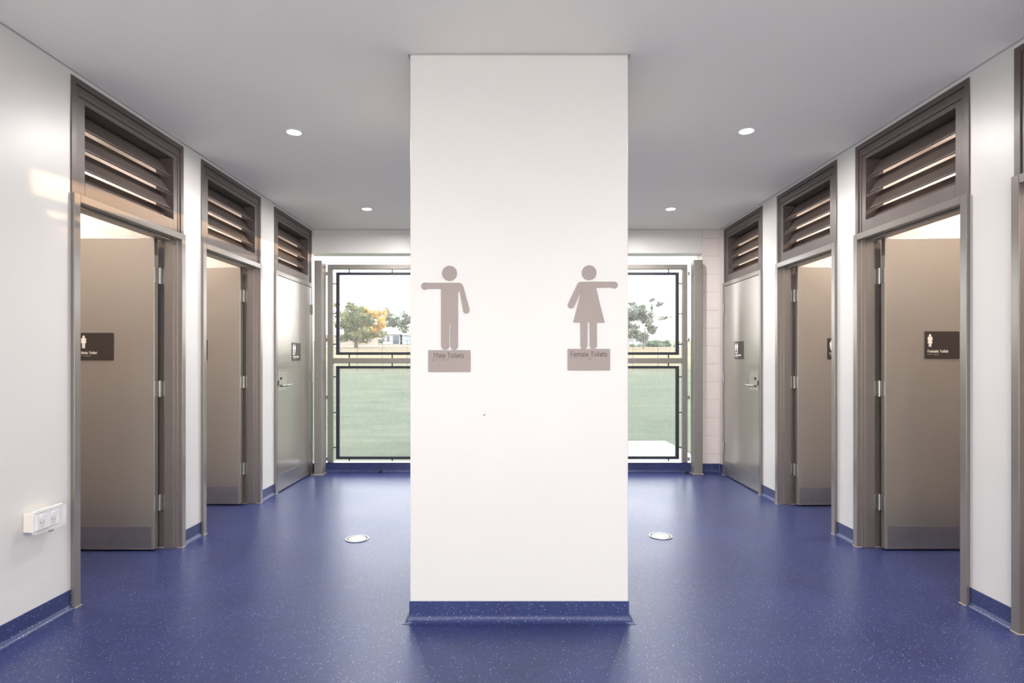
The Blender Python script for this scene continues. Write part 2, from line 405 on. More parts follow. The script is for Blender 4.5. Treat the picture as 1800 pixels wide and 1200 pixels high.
# ------------------------------------------------------------------ text helper
# letter outlines: advance, vertices, faces
GLYPH = {
 'M': (0.628, [[0.06,0.0],[0.06,0.509],[0.152,0.509],[0.277,0.187],[0.282,0.174],[0.287,0.159],[0.293,0.141],[0.299,0.123],[0.305,0.103],[0.311,0.084],[0.317,0.065],[0.322,0.049],[0.307,0.049],[0.312,0.065],[0.318,0.083],[0.324,0.102],[0.33,0.121],[0.336,0.14],[0.342,0.158],[0.348,0.174],[0.352,0.187],[0.476,0.509],[0.568,0.509],[0.568,0.0],[0.504,0.0],[0.504,0.291],[0.504,0.308],[0.504,0.327],[0.505,0.347],[0.505,0.369],[0.506,0.391],[0.506,0.413],[0.507,0.435],[0.507,0.457],[0.513,0.457],[0.505,0.433],[0.498,0.409],[0.49,0.386],[0.482,0.363],[0.474,0.341],[0.467,0.322],[0.461,0.305],[0.456,0.291],[0.342,0.0],[0.286,0.0],[0.17,0.291],[0.165,0.304],[0.159,0.321],[0.152,0.34],[0.145,0.361],[0.137,0.384],[0.129,0.408],[0.121,0.432],[0.112,0.457],[0.119,0.457],[0.119,0.437],[0.12,0.416],[0.12,0.394],[0.121,0.372],[0.121,0.35],[0.122,0.328],[0.122,0.309],[0.122,0.291],[0.122,0.0]], [[0,53,1],[53,2,1],[53,54,2],[54,3,2],[20,33,21],[33,22,21],[33,34,22],[34,23,22],[0,52,53],[55,3,54],[20,32,33],[35,32,34],[32,23,34],[56,52,55],[52,3,55],[20,35,32],[35,31,32],[20,36,35],[0,56,52],[56,51,52],[0,57,56],[20,37,36],[0,58,57],[20,38,37],[0,59,58],[20,39,38],[0,60,59],[20,40,39],[0,61,60],[20,41,40],[0,62,61],[20,42,41],[0,63,62],[20,43,42],[19,43,20],[18,43,19],[17,43,18],[16,43,17],[15,43,16],[14,43,15],[13,10,14],[10,43,14],[13,11,10],[12,11,13]]),
 'a': (0.389, [[0.16,-0.009],[0.126,-0.005],[0.094,0.005],[0.068,0.022],[0.048,0.045],[0.035,0.073],[0.03,0.108],[0.034,0.138],[0.043,0.161],[0.058,0.179],[0.078,0.193],[0.1,0.203],[0.125,0.211],[0.152,0.216],[0.178,0.22],[0.209,0.224],[0.234,0.227],[0.252,0.23],[0.265,0.235],[0.273,0.243],[0.276,0.255],[0.276,0.257],[0.273,0.279],[0.267,0.297],[0.256,0.311],[0.24,0.322],[0.22,0.329],[0.196,0.331],[0.171,0.329],[0.149,0.322],[0.132,0.313],[0.118,0.301],[0.107,0.288],[0.1,0.274],[0.041,0.291],[0.057,0.322],[0.079,0.346],[0.104,0.364],[0.133,0.375],[0.163,0.382],[0.194,0.384],[0.215,0.383],[0.239,0.379],[0.263,0.372],[0.286,0.36],[0.306,0.343],[0.322,0.32],[0.333,0.29],[0.337,0.251],[0.337,0.0],[0.277,0.0],[0.277,0.052],[0.272,0.052],[0.264,0.038],[0.252,0.025],[0.236,0.012],[0.215,0.001],[0.19,-0.006],[0.17,0.045],[0.202,0.049],[0.228,0.059],[0.248,0.074],[0.263,0.093],[0.272,0.115],[0.276,0.138],[0.276,0.19],[0.27,0.186],[0.259,0.182],[0.246,0.179],[0.231,0.176],[0.216,0.173],[0.2,0.171],[0.186,0.169],[0.175,0.168],[0.154,0.164],[0.134,0.159],[0.117,0.15],[0.103,0.139],[0.095,0.124],[0.092,0.105],[0.094,0.087],[0.102,0.072],[0.114,0.061],[0.13,0.052],[0.149,0.047]], [[39,41,40],[39,42,41],[38,42,39],[38,43,42],[37,43,38],[37,44,43],[36,44,37],[36,45,44],[35,45,36],[35,27,45],[27,46,45],[35,28,27],[26,46,27],[35,29,28],[25,46,26],[35,30,29],[34,30,35],[24,46,25],[24,47,46],[34,31,30],[23,47,24],[34,32,31],[22,47,23],[33,32,34],[22,48,47],[21,48,22],[20,48,21],[19,48,20],[19,49,48],[18,49,19],[17,65,18],[65,49,18],[16,65,17],[15,65,16],[14,65,15],[13,65,14],[12,65,13],[11,65,12],[10,65,11],[9,65,10],[9,66,65],[64,49,65],[9,67,66],[9,68,67],[8,68,9],[8,69,68],[8,70,69],[8,71,70],[8,72,71],[8,73,72],[8,74,73],[8,75,74],[7,75,8],[7,76,75],[7,77,76],[7,78,77],[63,49,64],[6,78,7],[6,79,78],[62,49,63],[5,79,6],[5,80,79],[61,51,62],[51,49,62],[5,81,80],[60,51,61],[4,81,5],[4,82,81],[4,83,82],[59,52,60],[52,51,60],[4,84,83],[59,53,52],[50,49,51],[58,53,59],[4,58,84],[4,53,58],[3,53,4],[3,54,53],[3,55,54],[2,55,3],[2,56,55],[1,56,2],[1,57,56],[0,57,1]]),
 'l': (0.189, [[0.139,-0.002],[0.101,0.003],[0.074,0.02],[0.058,0.047],[0.053,0.084],[0.053,0.509],[0.114,0.509],[0.114,0.099],[0.115,0.077],[0.12,0.062],[0.13,0.054],[0.146,0.052],[0.154,0.052],[0.16,0.053],[0.165,0.053],[0.17,0.054],[0.181,0.003],[0.172,0.001],[0.162,-0.001],[0.151,-0.002]], [[4,6,5],[4,7,6],[4,8,7],[3,8,4],[3,9,8],[3,10,9],[3,11,10],[14,16,15],[13,16,14],[12,16,13],[11,16,12],[3,16,11],[2,16,3],[1,16,2],[0,16,1],[0,17,16],[0,18,17],[0,19,18]]),
 'e': (0.404, [[0.212,-0.008],[0.161,-0.002],[0.117,0.016],[0.082,0.046],[0.056,0.085],[0.04,0.132],[0.034,0.187],[0.039,0.242],[0.055,0.29],[0.081,0.329],[0.115,0.359],[0.157,0.378],[0.205,0.384],[0.236,0.382],[0.266,0.374],[0.294,0.361],[0.319,0.341],[0.341,0.315],[0.357,0.282],[0.368,0.242],[0.371,0.194],[0.371,0.169],[0.075,0.169],[0.075,0.221],[0.338,0.221],[0.31,0.202],[0.307,0.237],[0.298,0.269],[0.283,0.294],[0.263,0.314],[0.237,0.326],[0.205,0.33],[0.173,0.326],[0.146,0.313],[0.125,0.294],[0.109,0.27],[0.099,0.241],[0.096,0.211],[0.096,0.178],[0.1,0.139],[0.11,0.106],[0.128,0.08],[0.151,0.061],[0.179,0.05],[0.212,0.046],[0.234,0.048],[0.254,0.053],[0.271,0.061],[0.285,0.073],[0.297,0.088],[0.306,0.105],[0.365,0.091],[0.353,0.063],[0.335,0.039],[0.311,0.019],[0.283,0.004],[0.249,-0.005]], [[11,13,12],[11,14,13],[10,14,11],[10,15,14],[10,16,15],[9,16,10],[9,31,16],[31,17,16],[9,32,31],[30,17,31],[8,32,9],[29,17,30],[8,33,32],[29,18,17],[28,18,29],[8,34,33],[27,18,28],[8,35,34],[7,35,8],[27,19,18],[7,36,35],[26,19,27],[26,24,19],[24,20,19],[6,23,7],[23,36,7],[23,37,36],[25,24,26],[6,22,23],[37,24,23],[37,20,24],[38,20,37],[38,21,20],[5,22,6],[39,21,38],[5,21,22],[5,39,21],[5,40,39],[4,40,5],[4,41,40],[49,51,50],[49,52,51],[48,52,49],[3,41,4],[3,42,41],[47,52,48],[47,53,52],[3,43,42],[46,53,47],[45,53,46],[3,44,43],[44,53,45],[3,53,44],[2,53,3],[2,54,53],[2,55,54],[1,55,2],[1,56,55],[0,56,1]]),
 't': (0.227, [[0.204,0.379],[0.204,0.327],[0.006,0.327],[0.006,0.379],[0.065,0.471],[0.126,0.471],[0.126,0.098],[0.128,0.076],[0.136,0.061],[0.15,0.053],[0.17,0.05],[0.177,0.05],[0.185,0.051],[0.194,0.052],[0.202,0.054],[0.213,0.002],[0.203,-0.001],[0.192,-0.003],[0.18,-0.004],[0.168,-0.004],[0.125,0.002],[0.092,0.021],[0.072,0.052],[0.065,0.093]], [[23,5,4],[23,6,5],[2,0,3],[2,1,0],[23,7,6],[22,7,23],[22,8,7],[22,9,8],[13,15,14],[22,10,9],[12,15,13],[21,10,22],[11,15,12],[10,15,11],[21,15,10],[20,15,21],[19,15,20],[19,16,15],[19,17,16],[19,18,17]]),
 'o': (0.415, [[0.207,-0.008],[0.159,-0.002],[0.117,0.016],[0.082,0.046],[0.056,0.085],[0.04,0.133],[0.034,0.187],[0.04,0.243],[0.056,0.291],[0.082,0.33],[0.117,0.36],[0.159,0.378],[0.207,0.384],[0.256,0.378],[0.299,0.36],[0.333,0.33],[0.359,0.291],[0.376,0.243],[0.381,0.187],[0.376,0.133],[0.359,0.085],[0.333,0.046],[0.299,0.016],[0.256,-0.002],[0.207,0.046],[0.242,0.051],[0.27,0.066],[0.292,0.089],[0.307,0.117],[0.316,0.151],[0.319,0.187],[0.316,0.224],[0.307,0.258],[0.292,0.287],[0.27,0.31],[0.242,0.325],[0.207,0.33],[0.173,0.325],[0.145,0.31],[0.124,0.287],[0.108,0.258],[0.099,0.224],[0.096,0.187],[0.099,0.151],[0.108,0.117],[0.124,0.089],[0.145,0.066],[0.173,0.051]], [[11,13,12],[10,13,11],[10,14,13],[9,14,10],[9,15,14],[8,37,9],[37,36,9],[36,15,9],[36,35,15],[35,16,15],[8,38,37],[34,16,35],[8,39,38],[33,16,34],[7,39,8],[33,17,16],[7,40,39],[32,17,33],[7,41,40],[31,17,32],[6,41,7],[31,18,17],[6,42,41],[30,18,31],[5,42,6],[5,43,42],[29,18,30],[29,19,18],[5,44,43],[28,19,29],[28,20,19],[4,44,5],[4,45,44],[27,20,28],[4,46,45],[26,20,27],[3,46,4],[26,21,20],[3,47,46],[25,21,26],[3,24,47],[24,21,25],[3,21,24],[2,21,3],[2,22,21],[1,22,2],[1,23,22],[0,23,1]]),
 'i': (0.167, [[0.084,0.443],[0.067,0.446],[0.054,0.455],[0.044,0.468],[0.041,0.483],[0.044,0.499],[0.054,0.512],[0.067,0.521],[0.084,0.524],[0.1,0.521],[0.114,0.512],[0.123,0.499],[0.126,0.483],[0.123,0.468],[0.114,0.455],[0.1,0.446],[0.053,0.0],[0.053,0.379],[0.114,0.379],[0.114,0.0]], [[16,18,17],[16,19,18],[7,9,8],[6,9,7],[6,10,9],[5,10,6],[5,11,10],[4,11,5],[4,12,11],[3,12,4],[3,13,12],[2,13,3],[2,14,13],[1,14,2],[1,15,14],[0,15,1]]),
 's': (0.365, [[0.182,-0.008],[0.145,-0.005],[0.112,0.003],[0.084,0.018],[0.062,0.038],[0.045,0.063],[0.036,0.094],[0.094,0.107],[0.105,0.079],[0.124,0.06],[0.15,0.049],[0.181,0.045],[0.217,0.05],[0.244,0.062],[0.262,0.081],[0.268,0.103],[0.265,0.121],[0.254,0.136],[0.237,0.147],[0.212,0.155],[0.149,0.17],[0.104,0.186],[0.072,0.208],[0.053,0.237],[0.047,0.274],[0.051,0.305],[0.065,0.332],[0.087,0.354],[0.115,0.37],[0.149,0.381],[0.187,0.384],[0.223,0.381],[0.254,0.372],[0.279,0.358],[0.299,0.339],[0.314,0.316],[0.324,0.29],[0.268,0.277],[0.258,0.298],[0.243,0.316],[0.219,0.328],[0.187,0.333],[0.156,0.329],[0.131,0.317],[0.114,0.299],[0.109,0.277],[0.112,0.258],[0.124,0.243],[0.144,0.232],[0.172,0.223],[0.229,0.209],[0.275,0.194],[0.306,0.171],[0.325,0.142],[0.331,0.107],[0.326,0.075],[0.312,0.047],[0.29,0.024],[0.26,0.006],[0.223,-0.005]], [[29,31,30],[29,32,31],[28,32,29],[28,33,32],[27,33,28],[27,34,33],[26,34,27],[26,41,34],[41,35,34],[26,42,41],[40,35,41],[25,42,26],[25,43,42],[39,35,40],[25,44,43],[39,36,35],[38,36,39],[24,44,25],[24,45,44],[37,36,38],[24,46,45],[23,46,24],[23,47,46],[23,48,47],[22,48,23],[22,49,48],[22,50,49],[22,51,50],[21,51,22],[21,52,51],[20,52,21],[20,53,52],[19,53,20],[18,53,19],[17,53,18],[17,54,53],[16,54,17],[15,54,16],[6,8,7],[15,55,54],[14,55,15],[5,8,6],[13,55,14],[5,9,8],[13,56,55],[4,9,5],[12,56,13],[4,10,9],[11,56,12],[4,11,10],[11,57,56],[4,57,11],[3,57,4],[3,58,57],[2,58,3],[2,59,58],[1,59,2],[1,0,59]]),
 'T': (0.448, [[0.032,0.452],[0.032,0.509],[0.417,0.509],[0.417,0.452],[0.257,0.452],[0.257,0.0],[0.193,0.0],[0.193,0.452]], [[0,2,1],[0,3,2],[7,3,0],[6,4,7],[4,3,7],[6,5,4]]),
 'F': (0.41, [[0.06,0.0],[0.06,0.509],[0.369,0.509],[0.369,0.452],[0.125,0.452],[0.125,0.278],[0.346,0.278],[0.346,0.221],[0.125,0.221],[0.125,0.0]], [[0,4,1],[4,2,1],[4,3,2],[0,5,4],[0,8,5],[8,6,5],[8,7,6],[0,9,8]]),
 'm': (0.61, [[0.053,0.0],[0.053,0.379],[0.112,0.379],[0.112,0.295],[0.108,0.295],[0.118,0.323],[0.132,0.346],[0.151,0.363],[0.172,0.376],[0.195,0.384],[0.219,0.386],[0.257,0.38],[0.287,0.361],[0.309,0.331],[0.321,0.295],[0.312,0.295],[0.322,0.321],[0.337,0.343],[0.357,0.361],[0.381,0.375],[0.407,0.383],[0.437,0.386],[0.468,0.383],[0.497,0.372],[0.522,0.354],[0.541,0.328],[0.553,0.296],[0.557,0.255],[0.557,0.0],[0.496,0.0],[0.496,0.254],[0.49,0.289],[0.473,0.313],[0.447,0.326],[0.419,0.33],[0.395,0.328],[0.374,0.32],[0.358,0.307],[0.345,0.29],[0.338,0.27],[0.335,0.247],[0.335,0.0],[0.274,0.0],[0.274,0.26],[0.269,0.288],[0.253,0.311],[0.229,0.326],[0.199,0.33],[0.178,0.328],[0.158,0.32],[0.14,0.307],[0.126,0.289],[0.117,0.266],[0.114,0.238],[0.114,0.0]], [[9,11,10],[20,22,21],[8,11,9],[19,22,20],[19,23,22],[8,12,11],[0,2,1],[0,4,2],[4,3,2],[7,12,8],[18,23,19],[18,24,23],[6,12,7],[17,24,18],[6,13,12],[17,25,24],[5,47,6],[47,13,6],[16,34,17],[34,25,17],[47,46,13],[46,14,13],[5,48,47],[16,35,34],[33,25,34],[33,26,25],[5,49,48],[16,36,35],[32,26,33],[45,14,46],[4,49,5],[15,36,16],[4,50,49],[15,37,36],[31,26,32],[44,15,45],[15,14,45],[4,51,50],[15,38,37],[31,27,26],[0,52,4],[52,51,4],[44,38,15],[44,39,38],[30,27,31],[43,39,44],[43,40,39],[0,53,52],[42,40,43],[30,28,27],[29,28,30],[42,41,40],[0,54,53]]),
 'A': (0.48, [[0.016,0.0],[0.201,0.509],[0.276,0.509],[0.463,0.0],[0.395,0.0],[0.287,0.302],[0.276,0.334],[0.264,0.372],[0.25,0.42],[0.232,0.478],[0.245,0.478],[0.228,0.419],[0.213,0.371],[0.201,0.333],[0.191,0.302],[0.085,0.0],[0.11,0.142],[0.11,0.199],[0.37,0.199],[0.37,0.142]], [[0,9,1],[9,2,1],[9,10,2],[10,3,2],[0,17,9],[17,11,9],[11,8,9],[11,8,10],[8,18,10],[18,3,10],[7,18,8],[17,12,11],[6,18,7],[17,13,12],[5,18,6],[17,14,13],[17,16,14],[16,15,14],[4,19,5],[19,18,5],[0,16,17],[16,18,17],[16,19,18],[19,3,18],[0,15,16],[4,3,19]]),
 'b': (0.425, [[0.229,-0.008],[0.198,-0.005],[0.172,0.004],[0.153,0.017],[0.138,0.031],[0.127,0.046],[0.118,0.059],[0.112,0.059],[0.112,0.0],[0.053,0.0],[0.053,0.509],[0.114,0.509],[0.114,0.319],[0.118,0.319],[0.127,0.331],[0.137,0.346],[0.152,0.36],[0.171,0.373],[0.197,0.381],[0.229,0.384],[0.274,0.378],[0.313,0.361],[0.345,0.332],[0.37,0.293],[0.385,0.245],[0.39,0.189],[0.385,0.133],[0.37,0.084],[0.346,0.045],[0.313,0.016],[0.274,-0.002],[0.22,0.047],[0.253,0.051],[0.279,0.066],[0.301,0.088],[0.316,0.117],[0.325,0.151],[0.328,0.189],[0.325,0.227],[0.316,0.261],[0.301,0.29],[0.28,0.311],[0.253,0.325],[0.22,0.33],[0.188,0.325],[0.161,0.312],[0.14,0.291],[0.125,0.263],[0.116,0.229],[0.113,0.189],[0.116,0.15],[0.125,0.115],[0.14,0.086],[0.162,0.065],[0.188,0.051]], [[9,11,10],[9,12,11],[18,20,19],[17,20,18],[17,21,20],[16,21,17],[16,22,21],[15,22,16],[14,22,15],[14,43,22],[43,42,22],[42,23,22],[13,43,14],[13,44,43],[13,45,44],[41,23,42],[9,13,12],[9,47,13],[47,46,13],[46,45,13],[40,23,41],[40,24,23],[39,24,40],[9,48,47],[38,24,39],[38,25,24],[9,49,48],[37,25,38],[9,50,49],[36,25,37],[36,26,25],[35,26,36],[9,51,50],[35,27,26],[34,27,35],[9,7,51],[7,52,51],[33,27,34],[7,53,52],[33,28,27],[32,28,33],[7,6,53],[6,54,53],[9,8,7],[5,54,6],[31,28,32],[5,31,54],[5,28,31],[4,28,5],[4,29,28],[3,29,4],[2,29,3],[2,30,29],[1,30,2],[1,0,30]]),
 'u': (0.41, [[0.182,-0.005],[0.146,-0.001],[0.115,0.011],[0.089,0.031],[0.069,0.059],[0.057,0.095],[0.053,0.139],[0.053,0.379],[0.114,0.379],[0.114,0.144],[0.119,0.105],[0.137,0.075],[0.164,0.056],[0.2,0.05],[0.226,0.053],[0.249,0.062],[0.268,0.077],[0.283,0.097],[0.293,0.122],[0.296,0.153],[0.296,0.379],[0.357,0.379],[0.357,0.0],[0.298,0.0],[0.298,0.092],[0.307,0.092],[0.286,0.047],[0.257,0.017],[0.222,0.0]], [[6,8,7],[6,9,8],[19,21,20],[19,22,21],[18,22,19],[6,10,9],[5,10,6],[17,25,18],[25,22,18],[5,11,10],[16,24,17],[24,25,17],[4,11,5],[16,26,24],[26,23,24],[26,22,25],[15,26,16],[4,12,11],[14,26,15],[3,12,4],[3,13,12],[13,26,14],[3,26,13],[3,27,26],[23,22,26],[2,27,3],[2,28,27],[1,28,2],[1,0,28]]),
 'n': (0.41, [[0.114,0.227],[0.114,0.0],[0.053,0.0],[0.053,0.379],[0.112,0.379],[0.112,0.287],[0.102,0.287],[0.124,0.332],[0.152,0.362],[0.187,0.379],[0.227,0.384],[0.264,0.38],[0.295,0.369],[0.321,0.349],[0.341,0.321],[0.353,0.285],[0.357,0.24],[0.357,0.0],[0.296,0.0],[0.296,0.235],[0.29,0.275],[0.273,0.304],[0.246,0.323],[0.21,0.329],[0.184,0.326],[0.161,0.317],[0.141,0.303],[0.126,0.283],[0.117,0.257]], [[9,11,10],[9,12,11],[2,4,3],[2,6,4],[6,5,4],[8,12,9],[8,13,12],[7,13,8],[7,23,13],[23,14,13],[6,25,7],[25,24,7],[24,23,7],[22,14,23],[21,14,22],[21,15,14],[6,26,25],[20,15,21],[6,27,26],[2,28,6],[28,27,6],[20,16,15],[19,16,20],[2,0,28],[19,17,16],[18,17,19],[2,1,0]]),
}

def text_mesh(s, name, mat, parent, width, depth=.0012, bold=0.0, tall=1.25):
    """raised lettering standing on its plate: local x along the line, y up, z out"""
    bm = bmesh.new(); x = 0.0; flat = []
    for ch in s:
        if ch == ' ': x += .22; continue
        adv, vs_, fs = GLYPH[ch]
        for k, dx in enumerate((0, bold) if bold else (0,)):
            flat.append((x + dx, k, vs_, fs))
        x += adv + bold
    xs_ = [x_ + v[0] for x_, k, vs_, fs in flat for v in vs_]
    x0, x1 = min(xs_), max(xs_); sc_ = width / (x1 - x0)
    for x_, k, vs_, fs in flat:
        P = [((x_ + v[0] - x0) * sc_, v[1] * sc_ * tall) for v in vs_]
        zt = depth + k * .00005
        top = [bm.verts.new((p[0], p[1], zt)) for p in P]; bot = [bm.verts.new((p[0], p[1], -.0002)) for p in P]
        cnt = {}
        for f in fs:
            for i in range(len(f)):
                e_ = (f[i], f[(i+1) % len(f)]); cnt[tuple(sorted(e_))] = cnt.get(tuple(sorted(e_)), 0) + 1
            try: bm.faces.new([top[i] for i in f])
            except ValueError: pass
        for (i, j), c in cnt.items():
            if c == 1: bm.faces.new((top[i], top[j], bot[j], bot[i]))
    bmesh.ops.recalc_face_normals(bm, faces=bm.faces[:])
    me = bpy.data.meshes.new(name); bm.to_mesh(me); bm.free()
    o = bpy.data.objects.new(name, me); COL.objects.link(o); me.materials.append(M[mat])
    return o

BR = {'M':[1,3,4],'a':[1],'l':[1,2,3],'e':[1,5],'T':[2,3,4,5],'o':[1,3,5],'i':[2,4],'t':[2,3,4,5],'s':[2,3,4],'F':[1,2,4],'m':[1,3,4],
      'A':[1],'b':[1,2],'u':[1,3,6],'n':[1,3,4,5]}
def braille(mb, s, p, right, up, cell=.0062, dot=.0008, out=Vector((0, -1, 0))):
    for i, ch in enumerate(s):
        for d in BR.get(ch, []):
            c = Vector(p) + right * (i * cell + (0 if d <= 3 else .0025)) - up * (((d - 1) % 3) * .0025)
            mb.cyl(c, c + out * .0012, dot, dot * .6, seg=6)
    return mb

# ------------------------------------------------------------------ doors
def hinge(parent, cx, y_leaf, y_jamb, z, s, mode, xe):
    """mode 'in': plate on leaf edge + plate on jamb face + knuckle between them"""
    if mode == 'in':
        mb = MB()
        mb.box(xe - s * .0025, xe + s * .001, y_leaf[0] + .004, y_leaf[1], z - .05, z + .05)
        h = mb.build('hinge', 'chrome', parent, bevel=.0008)
        m2 = MB(); m2.box(xe - s * .034, xe - s * .001, y_jamb - .0025, y_jamb + .001, z - .05, z + .05)
        m2.build('hinge_plate', 'chrome', h, bevel=.0008)
        m3 = MB()
        for k in range(5):
            m3.cyl((xe - s*.002, y_leaf[1] + .016, z - .05 + k*.0204), (xe - s*.002, y_leaf[1] + .016, z - .05 + k*.0204 + .0184), .0085, seg=14)
        m3.cyl((xe - s*.002, y_leaf[1] + .016, z - .054), (xe - s*.002, y_leaf[1] + .016, z + .054), .006, seg=12)
        m3.box(xe - s*.003, xe - s*.0005, y_leaf[1] - .002, y_leaf[1] + .012, z - .05, z + .05)
        m3.box(xe - s*.003, xe - s*.0005, y_leaf[1] + .02, y_jamb, z - .05, z + .05)
        m3.build('knuckle', 'chrome', h)
        m4 = MB()
        for zz in (-.035, 0, .035):
            for q in (.010, .024):
                m4.cyl((xe - s*q, y_jamb - .0035, z + zz), (xe - s*q, y_jamb - .002, z + zz), .0035, seg=10)
            m4.cyl((xe - s*.0035, y_leaf[0] + .015, z + zz), (xe - s*.002, y_leaf[0] + .015, z + zz), .0035, seg=10)
        m4.build('screw', 'steel', h)
    else:
        m3 = MB()
        for k in range(5):
            m3.cyl((cx, y_jamb, z - .05 + k*.0204), (cx, y_jamb, z - .05 + k*.0204 + .0184), .0075, seg=14)
        m3.cyl((cx, y_jamb, z - .054), (cx, y_jamb, z + .054), .005, seg=12)
        m3.build('hinge', 'chrome', parent)

def door(s, a, b, mode, n, label):
    Fc = FACE[s]
    X = lambda u: s * (Fc + u)
    root = empty('door_%d' % n, (X(.06), (a + b) / 2, 0))
    tag(root, label, 'door', kind='structure')
    J = .041
    # frame: two jambs, head, stops in one pressed-steel unit
    mb = MB()
    D = .162
    prof_near = [(X(0), a), (X(0), a + J), (X(.029), a + J), (X(.029), a + J)]
    def jamb(y_out, y_in, sgn):
        # sgn +1: opening lies towards +y ; outline in plan with lips and a raised stop
        st = .014
        if mode == 'in':
            pts = [(0, y_out), (0, y_in), (.030, y_in), (.034, y_in + sgn*.006), (.050, y_in + sgn*.006), (.054, y_in + sgn*st), (.112, y_in + sgn*st), (.115, y_in), (D, y_in), (D, y_out)]
        else:
            pts = [(0, y_out), (0, y_in), (.052, y_in), (.052, y_in + sgn*st), (.112, y_in + sgn*st), (.115, y_in), (D, y_in), (D, y_out)]
        mb.prism([(X(u), y) for u, y in pts], 'z', .0, DH)
    jamb(a, a + J, 1); jamb(b, b - J, -1)
    mb.box(X(0), X(D), a + J, b - J, DH - J, DH)
    s0, s1 = ((.054, .112) if mode == 'in' else (.052, .112))
    mb.box(X(s0), X(s1), a + J, b - J, DH - J - .014, DH - J)
    fr = mb.build('door_frame', 'frame', root, bevel=.0022)
    # leaf
    W = (b - a) - 2 * J - .006
    zt, zb = DH - J - .003, .012
    if mode == 'in':
        y0, y1 = b - .115, b - .075
        xe = X(.140)
        leaf = MB().box(xe, xe + s * W, y0, y1, zb, zt).build('door_leaf', 'leaf', root, bevel=.002)
        kp = MB().box(xe + s * .018, xe + s * (W - .018), y0 - .0015, y0 + .001, .024, .160).build('kick_plate', 'steel', leaf)
        m5 = MB()
        for zz in (.036, .148):
            for k in range(7):
                xx = xe + s * (.03 + k * (W - .06) / 6)
                m5.cyl((xx, y0 - .0028, zz), (xx, y0 - .001, zz), .0035, seg=10)
        m5.build('screw', 'chrome', kp)
        for zc in (1.80, 1.055, .305):
            hinge(root, None, (y0, y1), b - J, zc, s, 'in', xe)
        # lever and latch on the free edge side
        hx = xe + s * (W - .06)
        hp = MB().box(hx - .025, hx + .025, y0 - .003, y0 + .001, .92, 1.12).build('door_handle', 'chrome', leaf, bevel=.001)
        MB().cyl((hx, y0 - .003, 1.0), (hx, y0 - .05, 1.0), .009).cyl((hx, y0 - .045, 1.0), (hx - s * .12, y0 - .045, 1.0), .009).build('lever', 'chrome', hp, smooth=True)
    else:
        y0, y1 = a + J + .003, b - J - .003
        leaf = MB().box(X(.004), X(.044), y0, y1, zb, zt).build('door_leaf', 'leaf', root, bevel=.002)
        MB().box(X(.0025), X(.005), y0 + .012, y1 - .012, .022, .170).build('kick_plate', 'steel', leaf)
        for zc in (1.80, 1.06, .31): hinge(root, X(-.003), None, b - J + .001, zc, s, 'out', None)
        py = y0 + .118
        hp = MB().box(X(.001), X(.005), py - .086, py + .086, .962, 1.128).build('door_handle', 'chrome', leaf, bevel=.0012)
        tag(hp, 'brushed steel plate with lever')
        m6 = MB()
        m6.cyl((X(.001), py - .062, 1.005), (X(-.050), py - .062, 1.005), .0095)
        m6.cyl((X(-.046), py - .066, 1.005), (X(-.048), py + .092, 1.008), .0095, .0085)
        m6.cyl((X(-.048), py + .092, 1.008), (X(-.040), py + .104, 1.008), .0085, .006)
        m6.build('lever', 'chrome', hp, smooth=True)
        MB().cyl((X(.001), py - .050, 1.072), (X(-.006), py - .050, 1.072), .012).build('keyhole', 'dark', hp)
        MB().box(X(-.003), X(.006), y0 - .004, y0 + .016, 1.012, 1.055).build('latch_guard', 'dark', root)
    # small bead of sealant at the frame feet
    sm = MB()
    for (p, q) in ((a, a + J), (b - J, b)): sm.box(X(-.004), X(D + .004), p - .004, q + .004, .0005, .004)
    sm.build('sealant', SEAL, root)
    return root

SEAL = pmat('sealant', (190, 172, 158), .6, noise=.05)

